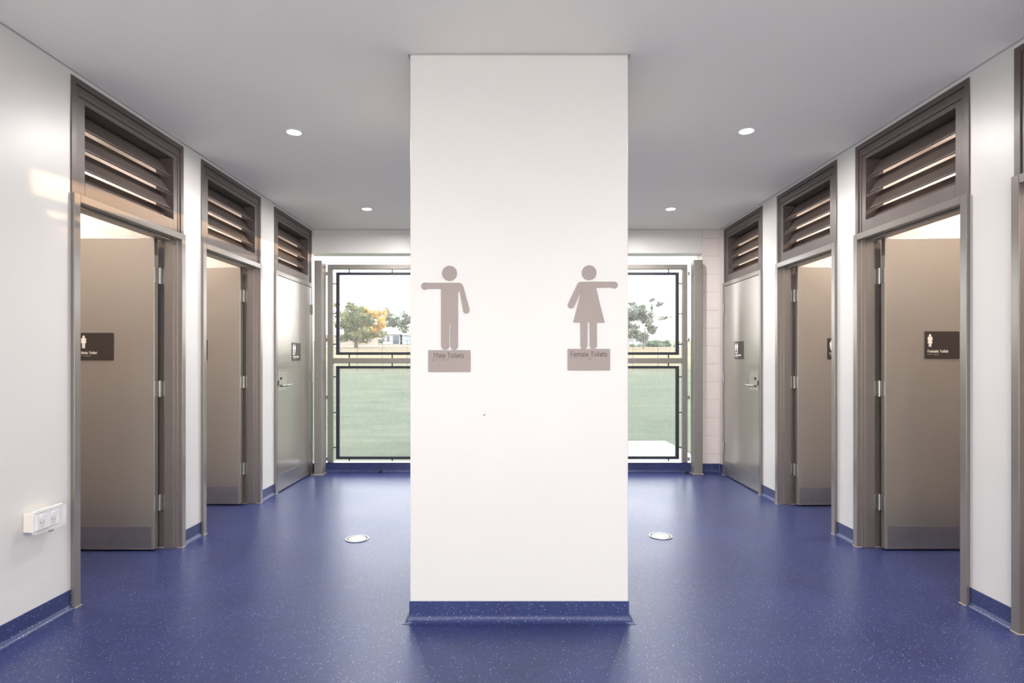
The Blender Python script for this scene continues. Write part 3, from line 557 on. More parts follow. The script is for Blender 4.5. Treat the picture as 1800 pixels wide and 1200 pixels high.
def louvre(s, a, b, label):
    Fc = WALL[s] - .006
    X = lambda u: s * (Fc + u)
    root = empty('louvre_vent', (X(.06), (a + b) / 2, DH))
    tag(root, label, 'vent', 'fixed louvre vents over the doors')
    z0, z1 = DH + .001, LT
    def ring(mb, m, t, u0, u1, bot=True):
        # frame inset by m, face width t
        mb.box(X(u0), X(u1), a + m, a + m + t, z0, z1 - m)
        mb.box(X(u0), X(u1), b - m - t, b - m, z0, z1 - m)
        mb.box(X(u0), X(u1), a + m + t, b - m - t, z1 - m - t, z1 - m)
    mb = MB(); ring(mb, .0, .032, 0, .12); mb.build('outer_frame', 'louvre', root, bevel=.0015)
    mb = MB()
    ring(mb, .0345, .022, .006, .115)
    mb.box(X(.006), X(.115), a + .0565, b - .0565, z1 - .082, z1 - .0565)
    mb.build('middle_frame', 'louvre', root, bevel=.0015)
    mb = MB()
    for (p, q) in ((a + .0585, a + .100), (b - .100, b - .0585)): mb.box(X(.009), X(.125), p, q, z0, z1 - .0845)
    mb.box(X(.009), X(.125), a + .100, b - .100, z1 - .112, z1 - .0845)
    mb.box(X(.009), X(.125), a + .100, b - .100, z0, z0 + .078)
    mb.build('inner_frame', 'louvre', root, bevel=.0015)
    yb0, yb1 = a + .101, b - .101
    for k in range(4):
        zl = 2.440 - k * .104
        ui, uo = .122, .022
        t = .003; rise = .119
        # plan in (x,z): lower lip, slope, upper lip
        L = [(uo, zl + .005), (uo, zl), (uo + .012, zl), (ui - .012, zl + rise), (ui, zl + rise)]
        up = [(ui, zl + rise + t), (ui - .0135, zl + rise + t), (uo + .0105, zl + t), (uo + t, zl + t), (uo + t, zl + .005)]
        if k == 3:
            zc = z0 + .079
            L = [(uo + .034, zc), (ui - .012, zl + rise), (ui, zl + rise)]
            up = [(ui, zl + rise + t), (ui - .0135, zl + rise + t), (uo + .034, zc + t + .002)]
        zmax = z1 - .113
        pts = [(X(u), min(zz, zmax)) for u, zz in L + up]
        MB().prism(pts, 'y', yb0, yb1).build('blade', 'louvre', root)
    return root

LBL = {
 (-1, 0): ('open taupe steel door nearest on the left, swung into the lit toilet room', 'taupe louvre vent above the nearest left doorway'),
 (-1, 1): ('open taupe steel door in the middle of the left wall', 'taupe louvre vent above the middle left doorway'),
 (-1, 2): ('closed taupe steel door with lever at the far end of the left wall', 'taupe louvre vent above the closed far left door'),
 (1, 0): ('taupe doorway cut off by the right edge of the photo', 'taupe louvre vent cut off at the right edge of the photo'),
 (1, 1): ('open taupe steel door with the female sign, nearest full door on the right', 'taupe louvre vent above the right door whose female sign is readable'),
 (1, 2): ('open taupe steel door in the middle of the right wall, sign half hidden', 'taupe louvre vent above the middle right doorway'),
 (1, 3): ('closed taupe steel door with lever beside the white block pier', 'taupe louvre vent above the closed door beside the block pier'),
}
n = 1
for s in (-1, 1):
    for i, (a, b, m_) in enumerate(DOORS[s]):
        dl, ll = LBL[(s, i)]
        door(s, a, b, m_, n, dl); louvre(s, a, b, ll); n += 1

# ------------------------------------------------------------------ pictogram shapes
def disc(cx, cz, r, n=28): return [(cx + r * math.cos(2*math.pi*i/n), cz + r * math.sin(2*math.pi*i/n)) for i in range(n)]
def capsule(p, q, r, n=10):
    p, q = Vector(p), Vector(q); d = (q - p).normalized(); a0 = math.atan2(d.y, d.x)
    pts = [(q.x + r*math.cos(a0 - math.pi/2 + math.pi*i/n), q.y + r*math.sin(a0 - math.pi/2 + math.pi*i/n)) for i in range(n+1)]
    pts += [(p.x + r*math.cos(a0 + math.pi/2 + math.pi*i/n), p.y + r*math.sin(a0 + math.pi/2 + math.pi*i/n)) for i in range(n+1)]
    return pts

def big_sign(figure, words, label, plate, text_x, text_base, br_x, br_z, extra_dot):
    Y = PY0; K = Y / F
    cx = lambda zx: (700 + zx / 4 - 900) * K
    cz = lambda zy: EYE + (634 - (400 + zy / 4)) * K
    kk = K / 4
    root = empty('toilet_sign', (cx((plate[0]+plate[2])/2), Y, cz(plate[3])))
    tag(root, label, 'sign')
    T0, T1 = Y - .005, Y - .0002
    head = MB(); body = MB()
    P = lambda pts: [(cx(p[0]), cz(p[1])) for p in pts]
    if figure == 'male':
        head.prism(P(disc(361, 321, 52.5, 40)), 'y', T0, T1)
        sh = [
          [(302, 388), (430, 388), (440, 391), (450, 399), (457, 412), (457, 420), (430, 446), (420, 446), (420, 672), (302, 672)],
          [(186, 388), (302, 388), (302, 430), (202, 430)],
          disc(187, 411, 25, 26),
          [(420, 446), (420, 420), (457, 414), (500, 572), (457, 584), (432, 446)],
          disc(478, 580, 22.5, 24),
          capsule((330, 690), (330, 830), 28), [(302, 672), (358, 672), (358, 700), (302, 700)],
          capsule((393, 690), (393, 831), 27), [(366, 672), (420, 672), (420, 700), (366, 700)],
          [(302, 665), (420, 665), (420, 676), (302, 676)],
        ]
    else:
        head.prism(P(disc(1342, 317, 51.5, 40)), 'y', T0, T1)
        sh = [
          [(1280, 381), (1390, 380), (1519, 380), (1519, 420), (1390, 422), (1450, 667), (1230, 667), (1292, 425), (1284, 430), (1262, 398), (1268, 386)],
          disc(1519, 404, 24, 26),
          [(1260, 396), (1272, 383), (1296, 400), (1292, 430), (1238, 552), (1192, 540)],
          disc(1215, 544, 23.5, 24),
          capsule((1305.5, 690), (1305.5, 828.5), 24.5), [(1281, 660), (1330, 660), (1330, 700), (1281, 700)],
          capsule((1371, 690), (1371, 828), 25), [(1346, 660), (1396, 660), (1396, 700), (1346, 700)],
        ]
    for i_, q in enumerate(sh): body.prism(P(q), 'y', T0 - i_ * .00006, T1)
    head.build('pictogram_head', 'sign_taupe', root)
    body.build('pictogram_body', 'sign_taupe', root)
    x0, y0, x1, y1 = plate
    pl = MB().box(cx(x0), cx(x1), Y - .0055, Y - .0001, cz(y1), cz(y0)).build('name_plate', 'sign_taupe', root, bevel=.0008)
    t = text_mesh(words, 'lettering', 'sign_text', pl, (text_x[1] - text_x[0]) * kk)
    t.rotation_euler = (R(90), 0, 0)
    place(t, (cx(text_x[0]), Y - .0055, cz(text_base)), pl)
    b = MB(); braille(b, words.replace(' ', '_'), (cx(br_x), Y - .0055, cz(br_z)), Vector((1, 0, 0)), Vector((0, 0, 1)), cell=.0061 if figure == 'male' else .0069, dot=.0008)
    ed = Vector((cx(extra_dot[0]), Y - .0055, cz(extra_dot[1]))); b.cyl(ed, ed + Vector((0, -.0015, 0)), .0022, seg=10)
    b.build('braille', 'sign_text', pl)
    return root

def place(o, loc, parent):
    o.location = loc; o.parent = parent
    # parents built by MB.build sit at the origin of their own root frame
    bpy.context.view_layer.update()
    o.matrix_parent_inverse = parent.matrix_world.inverted()

big_sign('male', 'Male Toilets', 'taupe male pictogram pointing left above its Male Toilets plate', (212, 861, 508, 1013), (252, 462), 915, 252, 926, (245, 931))
big_sign('female', 'Female Toilets', 'taupe female pictogram pointing right above its Female Toilets plate', (1191, 852, 1488, 1002), (1212, 1467), 906, 1212, 916, (1349, 922))

def fig_white(mb, cx, cz, h, kind, T):
    T_ = T; idx = [0]
    """small symbol, centre top-left based; drawn in local (x,z) via function T, height h"""
    k = h / 100.0
    def add(pts): T(mb, [(cx + x * k, cz + z * k) for x, z in pts], idx[0]); idx[0] += 1
    add([(x * 1, z) for x, z in disc(0, 91, 9, 18)])
    if kind == 'female':
        add([(-9, 82), (9, 82), (18, 76), (19, 50), (12, 50), (10, 62), (12, 50), (20, 28), (-20, 28), (-12, 50), (-10, 62), (-12, 50), (-19, 50), (-18, 76)])
        add([(-11, 29), (-1.2, 29), (-1.2, 0), (-9, 0)]); add([(1.2, 29), (11, 29), (9, 0), (1.2, 0)])
    else:
        add([(-12, 82), (12, 82), (19, 75), (19, 40), (12, 40), (11, 42), (-11, 42), (-12, 40), (-19, 40), (-19, 75)])
        add([(-11, 43), (-1, 43), (-1, 0), (-11, 0)]); add([(1, 43), (11, 43), (11, 0), (1, 0)])

def door_sign(origin, right, normal, lines, figs, label, wd=.226, ht=.180, br=True):
    """origin: top-left corner seen from the front; right/normal unit vectors"""
    o0 = Vector(origin); right = Vector(right); nrm = Vector(normal); up = Vector((0, 0, 1))
    root = empty('door_sign', tuple(o0 - up * ht + right * wd / 2))
    tag(root, label, 'sign')
    T = .004
    def toW(x, z, d): return o0 + right * x + up * (z - ht) + nrm * d
    def slab(mb, pts, d0, d1):
        A = [mb.bm.verts.new(toW(x, z, d0)) for x, z in pts]; B = [mb.bm.verts.new(toW(x, z, d1)) for x, z in pts]
        m_ = len(pts); mb.bm.faces.new(A); mb.bm.faces.new(B[::-1])
        for i in range(m_): mb.bm.faces.new((A[i], B[i], B[(i+1) % m_], A[(i+1) % m_]))
    r = .006; pts = []
    for (cx_, cz_, a0) in ((wd - r, r, -90), (wd - r, ht - r, 0), (r, ht - r, 90), (r, r, 180)):
        for i in range(5):
            a = R(a0 + 90 * i / 4); pts.append((cx_ + r * math.cos(a), cz_ + r * math.sin(a)))
    mb = MB(); slab(mb, pts, 0.0002, T)
    pl = mb.build('plate', 'sign_brown', root)
    mb = MB()
    for i, k in enumerate(figs):
        fig_white(mb, .033 + i * .042, ht - .100, .082, k, lambda m_, p_, i_: slab(m_, p_, T - .0005, T + .001 + i_ * .00005))
    mb.build('pictogram', 'sign_white', root)
    rot = Matrix((right, up, nrm)).transposed().to_4x4()
    zz = ht - .138 if len(lines) == 1 else ht - .122
    for k, (line, wdt) in enumerate(lines):
        t = text_mesh(line, 'lettering', 'sign_white', root, wdt, bold=.035)
        t.matrix_world = Matrix.Translation(toW(.018, zz - k * .026, T)) @ rot
        mw = t.matrix_world.copy(); t.parent = root; t.matrix_parent_inverse = Matrix.Translation(-root.location); t.matrix_basis = mw
    if br:
        b = MB(); braille(b, ''.join(l_[0] for l_ in lines[-1:]).replace(' ', '_'), toW(.018, zz - (len(lines) - 1) * .026 - .010, T), right, up, cell=.0058, dot=.0009, out=nrm)
        b.build('braille', 'sign_white', root)
    return root

for (s, i, words, fig, lab) in ((-1, 0, 'Male Toilet', 'male', 'dark brown Male Toilet sign on the nearest left door'),
                                (-1, 1, 'Male Toilet', 'male', 'dark brown sign sliver on the middle left door'),
                                (1, 1, 'Female Toilet', 'female', 'dark brown Female Toilet sign on the nearest full right door'),
                                (1, 2, 'Female Toilet', 'female', 'dark brown half-hidden sign on the middle right door')):
    a, b, m_ = DOORS[s][i]; y = b - .115
    wdt = .102 if words[0] == 'M' else .134
    if s < 0:
        x1 = -2.59 if i == 0 else -2.61; org = (x1 - .226, y, 1.421)
    else:
        org = ((2.69 if i == 1 else 2.685), y, 1.431)
    door_sign(org, (1, 0, 0), (0, -1, 0), [(words, wdt)], [fig], lab)
# closed doors
a, b, m_ = DOORS[-1][2]
door_sign((-(FACE[-1] + .004), 5.66, 1.421), (0, 1, 0), (1, 0, 0), [('Male', .052), ('Ambulant Toilet', .150)], ['male', 'male'], 'dark sign flat on the closed far left door')
a, b, m_ = DOORS[1][3]
door_sign((FACE[1] + .004, 5.865, 1.436), (0, -1, 0), (-1, 0, 0), [('Female', .068), ('Ambulant Toilet', .150)], ['female', 'male'], 'dark Female Ambulant Toilet sign on the closed far right door')

# ------------------------------------------------------------------ downlights
def downlight(x, y, label, warm=False, group='recessed ceiling downlights', power=None):
    root = empty('downlight', (x, y, H))
    tag(root, label, 'light', group)
    mb = MB(); mb.ring((x, y), .055, .044, H - .004, H - .0002)
    mb.build('trim_ring', 'white_plastic', root)
    mb = MB(); mb.cyl((x, y, H - .0035), (x, y, H - .0004), .044, seg=36)
    mb.build('lens', 'lamp_warm' if warm else 'lamp', root)
    ld = bpy.data.lights.new('lamp', 'AREA'); ld.shape = 'DISK'; ld.size = .085; ld.spread = R(174)
    ld.energy = power or LAMP_W; ld.color = (1, .87, .74) if warm else (1, .97, .935)
    lo = bpy.data.objects.new('lamp', ld); COL.objects.link(lo); lo.location = (x, y, H - .006)
    lo.parent = root; lo.matrix_parent_inverse = Matrix.Translation(-root.location)
for (x, y, lab) in ((-1.392, 3.634, 'lit round downlight in the ceiling, near left of the pillar'),
                    (-1.395, 5.47, 'lit round downlight in the ceiling, far left near the end wall'),
                    (1.49, 3.616, 'lit round downlight in the ceiling, near right of the pillar'),
                    (1.526, 5.47, 'lit round downlight in the ceiling, far right near the end wall')):
    downlight(x, y, lab)
for (x, y) in ((-1.39, .7), (1.49, .7), (-1.39, -1.5), (1.49, -1.5)):  # unseen lamps added to light the near end, positions chosen for brightness
    downlight(x, y, 'added unseen round downlight in the ceiling above or behind the viewpoint')
for s in (-1, 1):
    for i, (a, b, m_) in enumerate(DOORS[s]):
        downlight(s * 3.15, (a + b) / 2 - .05, 'round warm downlight inside a toilet room, hidden behind the wall', True, 'warm downlights inside the toilet rooms', STALL_W)

# ------------------------------------------------------------------ floor drains
def drain(x, y, r, label):
    root = empty('floor_drain', (x, y, 0)); tag(root, label, 'drain')
    MB().ring((x, y), r, r - .010, .0004, .005).build('rim', 'chrome', root, bevel=.001)
    MB().cyl((x, y, .0006), (x, y, .0012), r - .010, seg=40).build('well_shade', 'dark', root)  # flat dark disc painting the shade inside the drain recess
    g = MB()
    g.ring((x, y), r - .019, r - .026, .001, .004); g.ring((x, y), .036, .028, .001, .004); g.ring((x, y), .018, .004, .001, .004)
    g.ring((x, y), .054, .046, .001, .004)
    for k in range(12):
        a = 2 * math.pi * k / 12; c, s_ = math.cos(a), math.sin(a); wv = .006
        g.prism([(x + .015*c - wv*s_, y + .015*s_ + wv*c), (x + .015*c + wv*s_, y + .015*s_ - wv*c),
                 (x + (r-.020)*c + wv*s_, y + (r-.020)*s_ - wv*c), (x + (r-.020)*c - wv*s_, y + (r-.020)*s_ + wv*c)], 'z', .0012, .0038)
    g.build('grate', 'chrome', root)
drain(-1.077, 3.958, .080, 'round chrome floor drain left of the pillar')
drain(1.050, 4.02, .080, 'round chrome floor drain right of the pillar')

# ------------------------------------------------------------------ weatherproof power outlet on the left wall
XW = -WALL[-1]
ou = empty('power_outlet', (XW, 2.64, .50)); tag(ou, 'white double power outlet under a clear hinged cover, low on the left wall', 'outlet')
MB().box(XW + .0005, XW + .046, 2.566, 2.722, .462, .548).build('housing', 'cream', ou, bevel=.004)
face = MB().box(XW + .046, XW + .049, 2.574, 2.714, .468, .542).build('face_plate', 'white_plastic', ou, bevel=.002)
for yc in (2.612, 2.676):
    m1 = MB(); m1.box(XW + .049, XW + .0504, yc - .015, yc + .015, .474, .510)
    so = m1.build('socket', 'cream', face, bevel=.001)
    m1 = MB(); m1.box(XW + .0504, XW + .0509, yc - .0012, yc + .0012, .478, .486)
    for sg in (-1, 1):
        m1.prism([(yc + sg*.005 - .0014, .492), (yc + sg*.005 + .0014, .492), (yc + sg*.009 + .0014, .502), (yc + sg*.009 - .0014, .502)], 'x', XW + .0504, XW + .0509)
    m1.build('slots', 'dark', so)
    MB().box(XW + .049, XW + .053, yc - .012, yc + .012, .516, .532).build('rocker_switch', 'white_plastic', face, bevel=.001)
cv = MB()
x0, x1, y0, y1, z0, z1 = XW + .046, XW + .070, 2.560, 2.728, .456, .554
t = .0025
cv.box(x0, x1, y0, y0 + t, z0, z1); cv.box(x0, x1, y1 - t, y1, z0, z1); cv.box(x0, x1, y0, y1, z0, z0 + t); cv.box(x0, x1, y0, y1, z1 - t, z1)
cv.box(x1 - t, x1, y0, y1, z0, z1)
cvo = cv.build('clear_cover', 'clear', ou); tag(cvo, 'transparent hinged cover')
MB().box(x1 - .010, x1 + .002, 2.632, 2.652, z0 - .008, z0).build('cover_catch', 'steel', ou, bevel=.001)
MB().cyl((x0 + .006, y0 + .006, z1 + .003), (x0 + .006, y1 - .006, z1 + .003), .004).build('cover_hinge', 'white_plastic', ou)

# ------------------------------------------------------------------ screened end opening: posts and gates
def post(x0, x1, y0, y1, ztop, label):
    root = empty('steel_post', ((x0 + x1) / 2, (y0 + y1) / 2, 0)); tag(root, label, 'post')
    MB().box(x0, x1, y0, y1, .001, ztop).build('shaft', 'galv', root, bevel=.008, seg=3)
    b = MB().box(x0 - .008, x1 + .008, y0 - .008, y1 + .004, .0004, .006); b.build('sealant', SEAL, root)
post(-2.150, -2.064, 6.175, 6.322, 2.330, 'square galvanised steel post beside the far left door')
post(1.985, 2.085, 6.215, 6.322, 2.345, 'square galvanised steel post beside the white block pier')

def gate(x0, x1, sgn, label):
    """sgn -1: hinge side on the left. rails galvanised, two mesh infills held by pegs"""
    Y0, Y1 = 6.365, 6.415
    K = 6.365 / F
    zz = lambda py: EYE + (634 - py) * K
    root = empty('security_gate', ((x0 + x1) / 2, Y0, zz(813))); tag(root, label, 'gate')
    rw = .060
    mb = MB()
    zt = zz(464.5); zb = zz(812.5) - .002
    mb.box(x0, x0 + rw, Y0, Y1, zb, zt - .054); mb.box(x1 - rw, x1, Y0, Y1, zb, zt - .054)
    mb.box(x0, x1, Y0, Y1, zt - .054, zt)
    mb.box(x0 + rw, x1 - rw, Y0, Y1, zz(638.5), zz(629))
    mb.build('gate_frame', 'galv', root, bevel=.004)
    gx0, gx1 = x0 + .094, x1 - .094
    ym = (Y0 + Y1) / 2
    for (pt, pb, ptop, pbot) in ((478, 623.5, 473, 629), (643, 807, 638.5, 812.5)):
        a, b = zz(pt), zz(pb)
        f = MB(); wv = .036; wt = .030
        f.box(gx0, gx0 + wv, ym - .018, ym + .018, b, a); f.box(gx1 - wv, gx1, ym - .018, ym + .018, b, a)
        f.box(gx0 + wv, gx1 - wv, ym - .018, ym + .018, a - wt, a); f.box(gx0 + wv, gx1 - wv, ym - .018, ym + .018, b, b + wt)
        pf = f.build('infill_frame', 'powder', root, bevel=.002)
        bx = MB(); bx.box(gx0 + wv - .004, gx1 - wv + .004, ym - .0008, ym + .0008, b + wt - .004, a - wt + .004)
        bx.build('mesh_sheet', 'screen', pf)
        def peg(*bx6): MB().box(*bx6).build('fixing_peg', 'powder', root)
        for x in [x0 + (x1 - x0) * q for q in ((.115, .348, .60, .87) if sgn < 0 else (.13, .40, .652, .893))]:
            peg(x - .006, x + .006, ym - .006, ym + .006, a, zz(ptop) + .002)
            peg(x - .006, x + .006, ym - .006, ym + .006, zz(pbot) - (.0 if pbot < 700 else -.012), b)
        for q in ((.137, .5, .87) if pt < 600 else (.117, .50, .875)):
            z_ = a + (b - a) * q
            peg(x0 + rw - .002, gx0, ym - .006, ym + .006, z_ - .006, z_ + .006)
            peg(gx1, x1 - rw + .002, ym - .006, ym + .006, z_ - .006, z_ + .006)
    # hinge clamps
    hx = x0 if sgn < 0 else x1
    for py in (481, 597, 698, 806):
        z_ = zz(py)
        c = MB(); c.box(hx - .004, hx + sgn * -.050, Y0 - .003, Y0, z_ - .017, z_ + .017)
        h = c.build('gate_hinge', 'galv', root)
        MB().cyl((hx + sgn * .010, Y0 - .008, z_ - .02), (hx + sgn * .010, Y0 - .008, z_ + .02), .012, seg=14).build('knuckle', 'galv', h)
    # drop bolt
    bx_ = x0 + (x1 - x0) * (.28 if sgn < 0 else .97)
    return root
gate(-2.066, .006, -1, 'steel mesh gate screening the end opening left of the pillar')
gate(.012, 1.966, 1, 'steel mesh gate screening the end opening right of the pillar')
for (x, y, lab) in ((-1.457, 6.292, 'small dark bolt socket on the floor edge under the left gate'), (1.92, 6.25, 'small dark bolt socket on the floor at the right steel post')):
    o = MB().ring((x, y), .018, .010, .002, .028, seg=20).cyl((x, y, .002), (x, y, .016), .011, seg=16).build('bolt_socket', 'dark', bevel=.001)
    tag(o, lab, 'bolt socket')

# ------------------------------------------------------------------ outdoors
def gz(y): return -.12 if y < 12 else -.12 + .0415 * (y - 12)
bm = bmesh.new()
ys = [YEND + .10, 7, 8, 10, 12, 14, 17, 20, 25, 30, 40, 50, 60, 80, 100, 120, 150, 180, 230, 300]
xs = list(range(-300, 301, 20))
rows = [[bm.verts.new((x, y, gz(y))) for x in xs] for y in ys]
for i in range(len(ys) - 1):
    for j in range(len(xs) - 1): bm.faces.new((rows[i][j], rows[i][j+1], rows[i+1][j+1], rows[i+1][j]))
mb = MB(); mb.bm.free(); mb.bm = bm
tag(mb.build('ground_grass', 'grass'), 'wide mown green playing field beyond the gates', 'field', kind='structure')
tag(MB().box(-.6, 2.52, YEND + .16, 9.35, -.3, -.075).build('ground_slab', 'concrete'), 'pale concrete landing outside the right gate', 'slab', kind='structure')
tag(MB().box(-40, 300, -80, YBACK, -.3, -.06).build('ground_bounce_apron', 'paving'), 'unseen paving behind the viewpoint, kept pale to bounce daylight inside', 'paving', kind='structure')  # added out of view, whitened to bounce daylight up to the ceiling
# road strip before the houses
mb = MB()
yA, yB = 112, 122
v = [mb.bm.verts.new(p) for p in ((-120, yA, gz(yA) + .06), (120, yA, gz(yA) + .06), (120, yB, gz(yB) + .06), (-120, yB, gz(yB) + .06),
     (-120, yA, gz(yA) - .3), (120, yA, gz(yA) - .3), (120, yB, gz(yB) - .3), (-120, yB, gz(yB) - .3))]
for f in ((0,1,2,3),(7,6,5,4),(0,4,5,1),(1,5,6,2),(2,6,7,3),(3,7,4,0)): mb.bm.faces.new([v[i] for i in f])
tag(mb.build('ground_road', 'asphalt'), 'pale road running past the houses across the field', 'road', kind='structure')

def at(px, Y): return (px - 900) * Y / F
def zat(py, Y): return EYE + (634 - py) * Y / F

def tree(name, px, Y, blobs, label, lm='leaf_a', trunk=.22, leaf=.42, n=1500, group=None, trunk_top=None, seed=1, split=None):
    """blobs: (px, py, rx_px, rz_px) ellipsoids given by picture size at distance Y, real depth"""
    rnd = random.Random(seed)
    x = at(px, Y); g = gz(Y)
    root = empty(name, (x, Y, g)); tag(root, label, 'tree', group)
    bl = []
    for (bx, by, rx, rz, *m_) in blobs:
        bl.append((Vector((at(bx, Y), Y + rnd.uniform(-.3, .3) * rx * Y / F, zat(by, Y))), rx * Y / F, rz * Y / F, m_[0] if m_ else lm))
    tp = Vector((x, Y, trunk_top if trunk_top else max(g + .5, min(b[0].z for b in bl))))
    if trunk:
        t = MB(); t.cyl((x, Y, g - .1), tp, trunk, trunk * .6, seg=10)
        for c, rx, rz, m_ in bl: t.cyl(tp, c, trunk * .35, trunk * .1, seg=6)
        t.build('trunk', 'bark', root)
    mats = sorted(set(b[3] for b in bl)); tot = sum(b[1] * b[2] for b in bl)
    for m_ in mats:
        f = MB()
        for c, rx, rz, mm in bl:
            if mm != m_: continue
            sub = [(c + Vector((rnd.gauss(0, .5) * rx, rnd.gauss(0, .5) * rx, rnd.gauss(0, .5) * rz))) for _ in range(9)]
            k = int(n * rx * rz / tot)
            for _ in range(k):
                q = rnd.choice(sub); d = Vector((rnd.gauss(0, 1), rnd.gauss(0, 1), rnd.gauss(0, 1)))
                d.normalize(); rr = rnd.random() ** .4 * .5
                p = q + Vector((d.x * rx * rr, d.y * rx * rr, d.z * rz * rr))
                sz = leaf * rnd.uniform(.6, 1.3); u = Vector((rnd.gauss(0,1), rnd.gauss(0,1), rnd.gauss(0,1))).normalized(); v_ = u.orthogonal().normalized()
                f.bm.faces.new([f.bm.verts.new(p + a_) for a_ in (u * sz * .5, v_ * sz * .3, -u * sz * .5, -v_ * sz * .3)])
        f.build('foliage' if m_ != 'leaf_sun' else 'sunlit_foliage', m_, root)
    return root

tree('tree', 626, 100, [(628, 555, 26, 16), (615, 572, 18, 14), (645, 560, 16, 14), (640, 582, 24, 14), (622, 590, 22, 10), (650, 592, 16, 8), (608, 590, 9, 8), (632, 560, 26, 20), (622, 542, 14, 7), (615, 536, 6, 5),
                        (662, 556, 14, 16, 'leaf_sun'), (650, 580, 15, 14, 'leaf_sun'), (667, 572, 9, 10, 'leaf_sun'), (640, 566, 10, 8, 'leaf_sun')],
     'broad olive tree with its sunlit right side painted golden beyond the left gate', leaf=.55, n=7600, seed=3, trunk=.4)
tree('tree', 690, 165, [(682, 556, 10, 12), (690, 570, 14, 10), (706, 568, 12, 12), (720, 562, 14, 12), (738, 566, 14, 14), (760, 566, 18, 14)],
     'hazy grey-green trees standing behind the white house', 'leaf_g', leaf=.7, n=3800, seed=4)
tree('shrub', 708, 186, [(706, 585, 12, 7), (724, 590, 8, 5)], 'dark green shrub beside the white house roof', 'leaf_d', leaf=.5, n=900, seed=8, trunk=.15)
tree('tree', 1131, 90, [(1118, 555, 16, 14), (1138, 566, 15, 14), (1112, 580, 14, 12), (1128, 590, 18, 9), (1148, 582, 10, 10), (1104, 545, 12, 10), (1126, 543, 10, 5),
                        (1144, 526, 6, 4), (1158, 534, 7, 5), (1168, 559, 9, 4), (1146, 541, 3, 6), (1090, 565, 18, 20), (1136, 606, 2, 2)],
     'sparse gum tree with thin spreading top beyond the right gate', 'leaf_g', leaf=.46, n=5600, seed=5, trunk=.14, trunk_top=zat(590, 90))
tree('shrub', 1160, 110, [(1155, 604, 16, 9), (1143, 612, 10, 6), (1168, 606, 9, 8), (1113, 613, 12, 6), (1184, 612, 9, 6)], 'low green bushes right of the gum tree', 'leaf_d', leaf=.5, n=2600, seed=6, trunk=.1)
tree('shrub', 672, 140, [(666, 600, 7, 5)], 'small green bush in front of the white house', 'leaf_d', leaf=.4, n=500, seed=9, trunk=.1)
def house(x0, x1, Y, depth, wallh, ridge, wmat, rmat, label, openings):
    g = gz(Y) ; cx_ = (x0 + x1) / 2
    root = empty('house', (cx_, Y + depth / 2, g)); tag(root, label, 'house')
    MB().box(x0, x1, Y, Y + depth, g - .4, g + wallh).build('walls', wmat, root)
    r = MB(); e_ = .5; zt = g + wallh + ridge
    b = [(x0 - e_, Y - e_, g + wallh), (x1 + e_, Y - e_, g + wallh), (x1 + e_, Y + depth + e_, g + wallh), (x0 - e_, Y + depth + e_, g + wallh)]
    hip = min(depth, x1 - x0) * .42
    t_ = [(x0 + hip, Y + depth / 2, zt), (x1 - hip, Y + depth / 2, zt)]
    V = [r.bm.verts.new(p) for p in b + t_]
    for f in ((0, 1, 5, 4), (1, 2, 5), (2, 3, 4, 5), (3, 0, 4), (3, 2, 1, 0)): r.bm.faces.new([V[i] for i in f])
    r.build('roof', rmat, root)
    for (nm, a, c, z0_, z1_, mt) in openings:
        MB().box(x0 + a, x0 + c, Y - .06, Y + .05, g + z0_, g + z1_).build(nm, mt, root)
    return root
Yh = 150
house(at(668, Yh), at(703, Yh), Yh, 9, 2.6, 1.9, 'hwall', 'hroof', 'white house with pale hipped metal roof beside the golden tree',
      [('window', .5, 1.2, .7, 2.1, 'hglass'), ('window', 1.8, 2.5, .7, 2.1, 'hglass'), ('porch_opening', 3.4, 5.0, .1, 2.3, 'hglass')])
house(at(707, Yh), at(760, Yh), Yh, 9, 2.4, 1.7, 'hwall', 'hroof', 'second white house with blue-grey garage door next to the pillar edge',
      [('garage_door', .6, 5.2, .05, 2.1, 'garage'), ('window', 6, 7.2, .8, 2.0, 'hglass')])
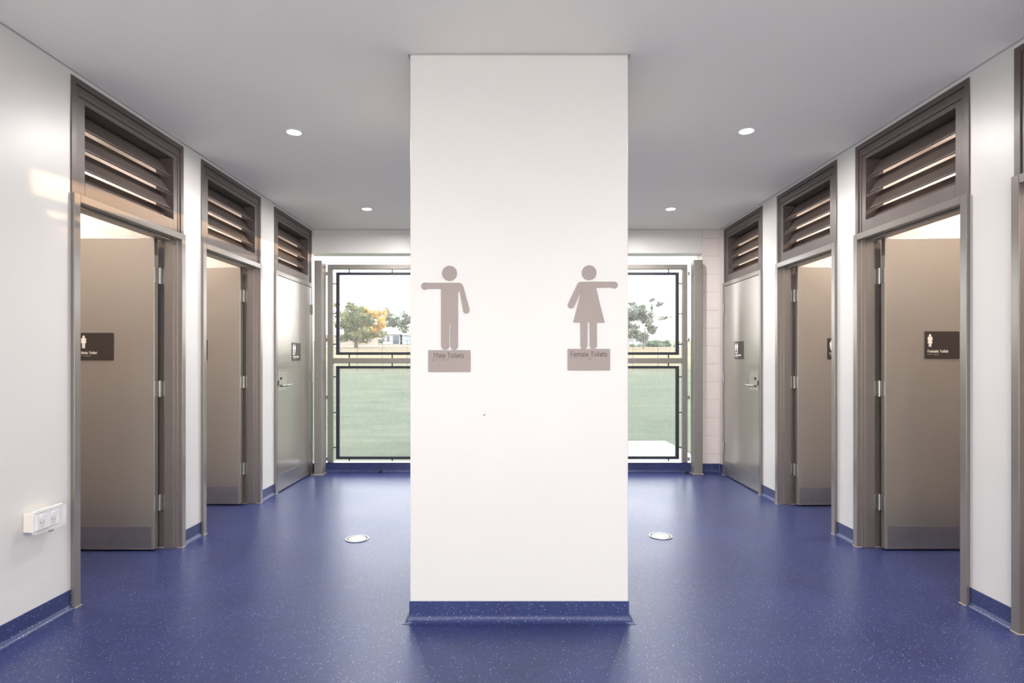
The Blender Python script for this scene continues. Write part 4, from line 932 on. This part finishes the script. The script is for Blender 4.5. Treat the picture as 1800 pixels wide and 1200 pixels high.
house(at(560, 135), at(618, 135), 135, 8, 2.3, 1.2, 'htan', 'hroof2', 'tan house with terracotta roof behind the olive tree', [('window', 5, 6.2, .8, 1.9, 'hglass')])
house(at(645, 128), at(659, 128), 128, 3, 2.3, .6, 'htan', 'hroof2', 'small tan outbuilding under the golden leaves', [('window', .5, 1.0, .8, 1.8, 'hglass')])
house(at(1112, 140), at(1140, 140), 140, 6, 2.2, 1.2, 'hwall', 'hroof', 'low white house glimpsed behind the gum tree trunk', [('window', .8, 2.0, .8, 1.8, 'hglass')])

# unseen building added to the right to block the low sun below its ridge
house(26, 52, 38, 8, 2.7, 1.49, 'htan', 'hroof2', 'long tan building added out of view to block the low sun', [('window', 3, 4.6, .9, 2.1, 'hglass'), ('window', 8, 9.6, .9, 2.1, 'hglass')])

for k, (px_, Y_, lab_) in enumerate(((790, 150, 'tree far behind the pillar, left of its middle'), (868, 158, 'tree far behind the pillar, near its middle'), (960, 150, 'tree far behind the pillar, right of its middle'), (1040, 145, 'tree far behind the right edge of the pillar'))):
    tree('tree', px_, Y_, [(px_ - 14, 572, 18, 14), (px_ + 14, 566, 20, 16), (px_, 585, 22, 12), (px_, 556, 12, 10)], lab_, 'leaf_g', leaf=.8, n=2400, seed=40 + k, group='trees behind the pillar')
# boundary fence: posts, rails and netting
fe = empty('boundary_fence', (-3, 31, gz(31))); tag(fe, 'low wire boundary fence crossing the far side of the field', 'fence')
Yf = 31
m1 = MB(); first = None
for k in range(-12, 20):
    x = -8.43 + k * 1.365
    if first is None:
        first = MB().cyl((x, Yf, gz(Yf) - .1), (x, Yf, gz(Yf) + 1.72), .014, seg=8).build('post', 'wire', fe); bx0 = x
    else:
        c = first.copy(); COL.objects.link(c); c.location = (first.location.x + (x - bx0), first.location.y, first.location.z)
xa, xb = -8.43 - 12 * 1.365, -8.43 + 19 * 1.365
for zz_, r_ in ((1.66, .010), (.95, .006), (.08, .006)):
    MB().cyl((xa, Yf, gz(Yf) + zz_), (xb, Yf, gz(Yf) + zz_), r_, seg=6).build('rail_wire', 'wire', fe)
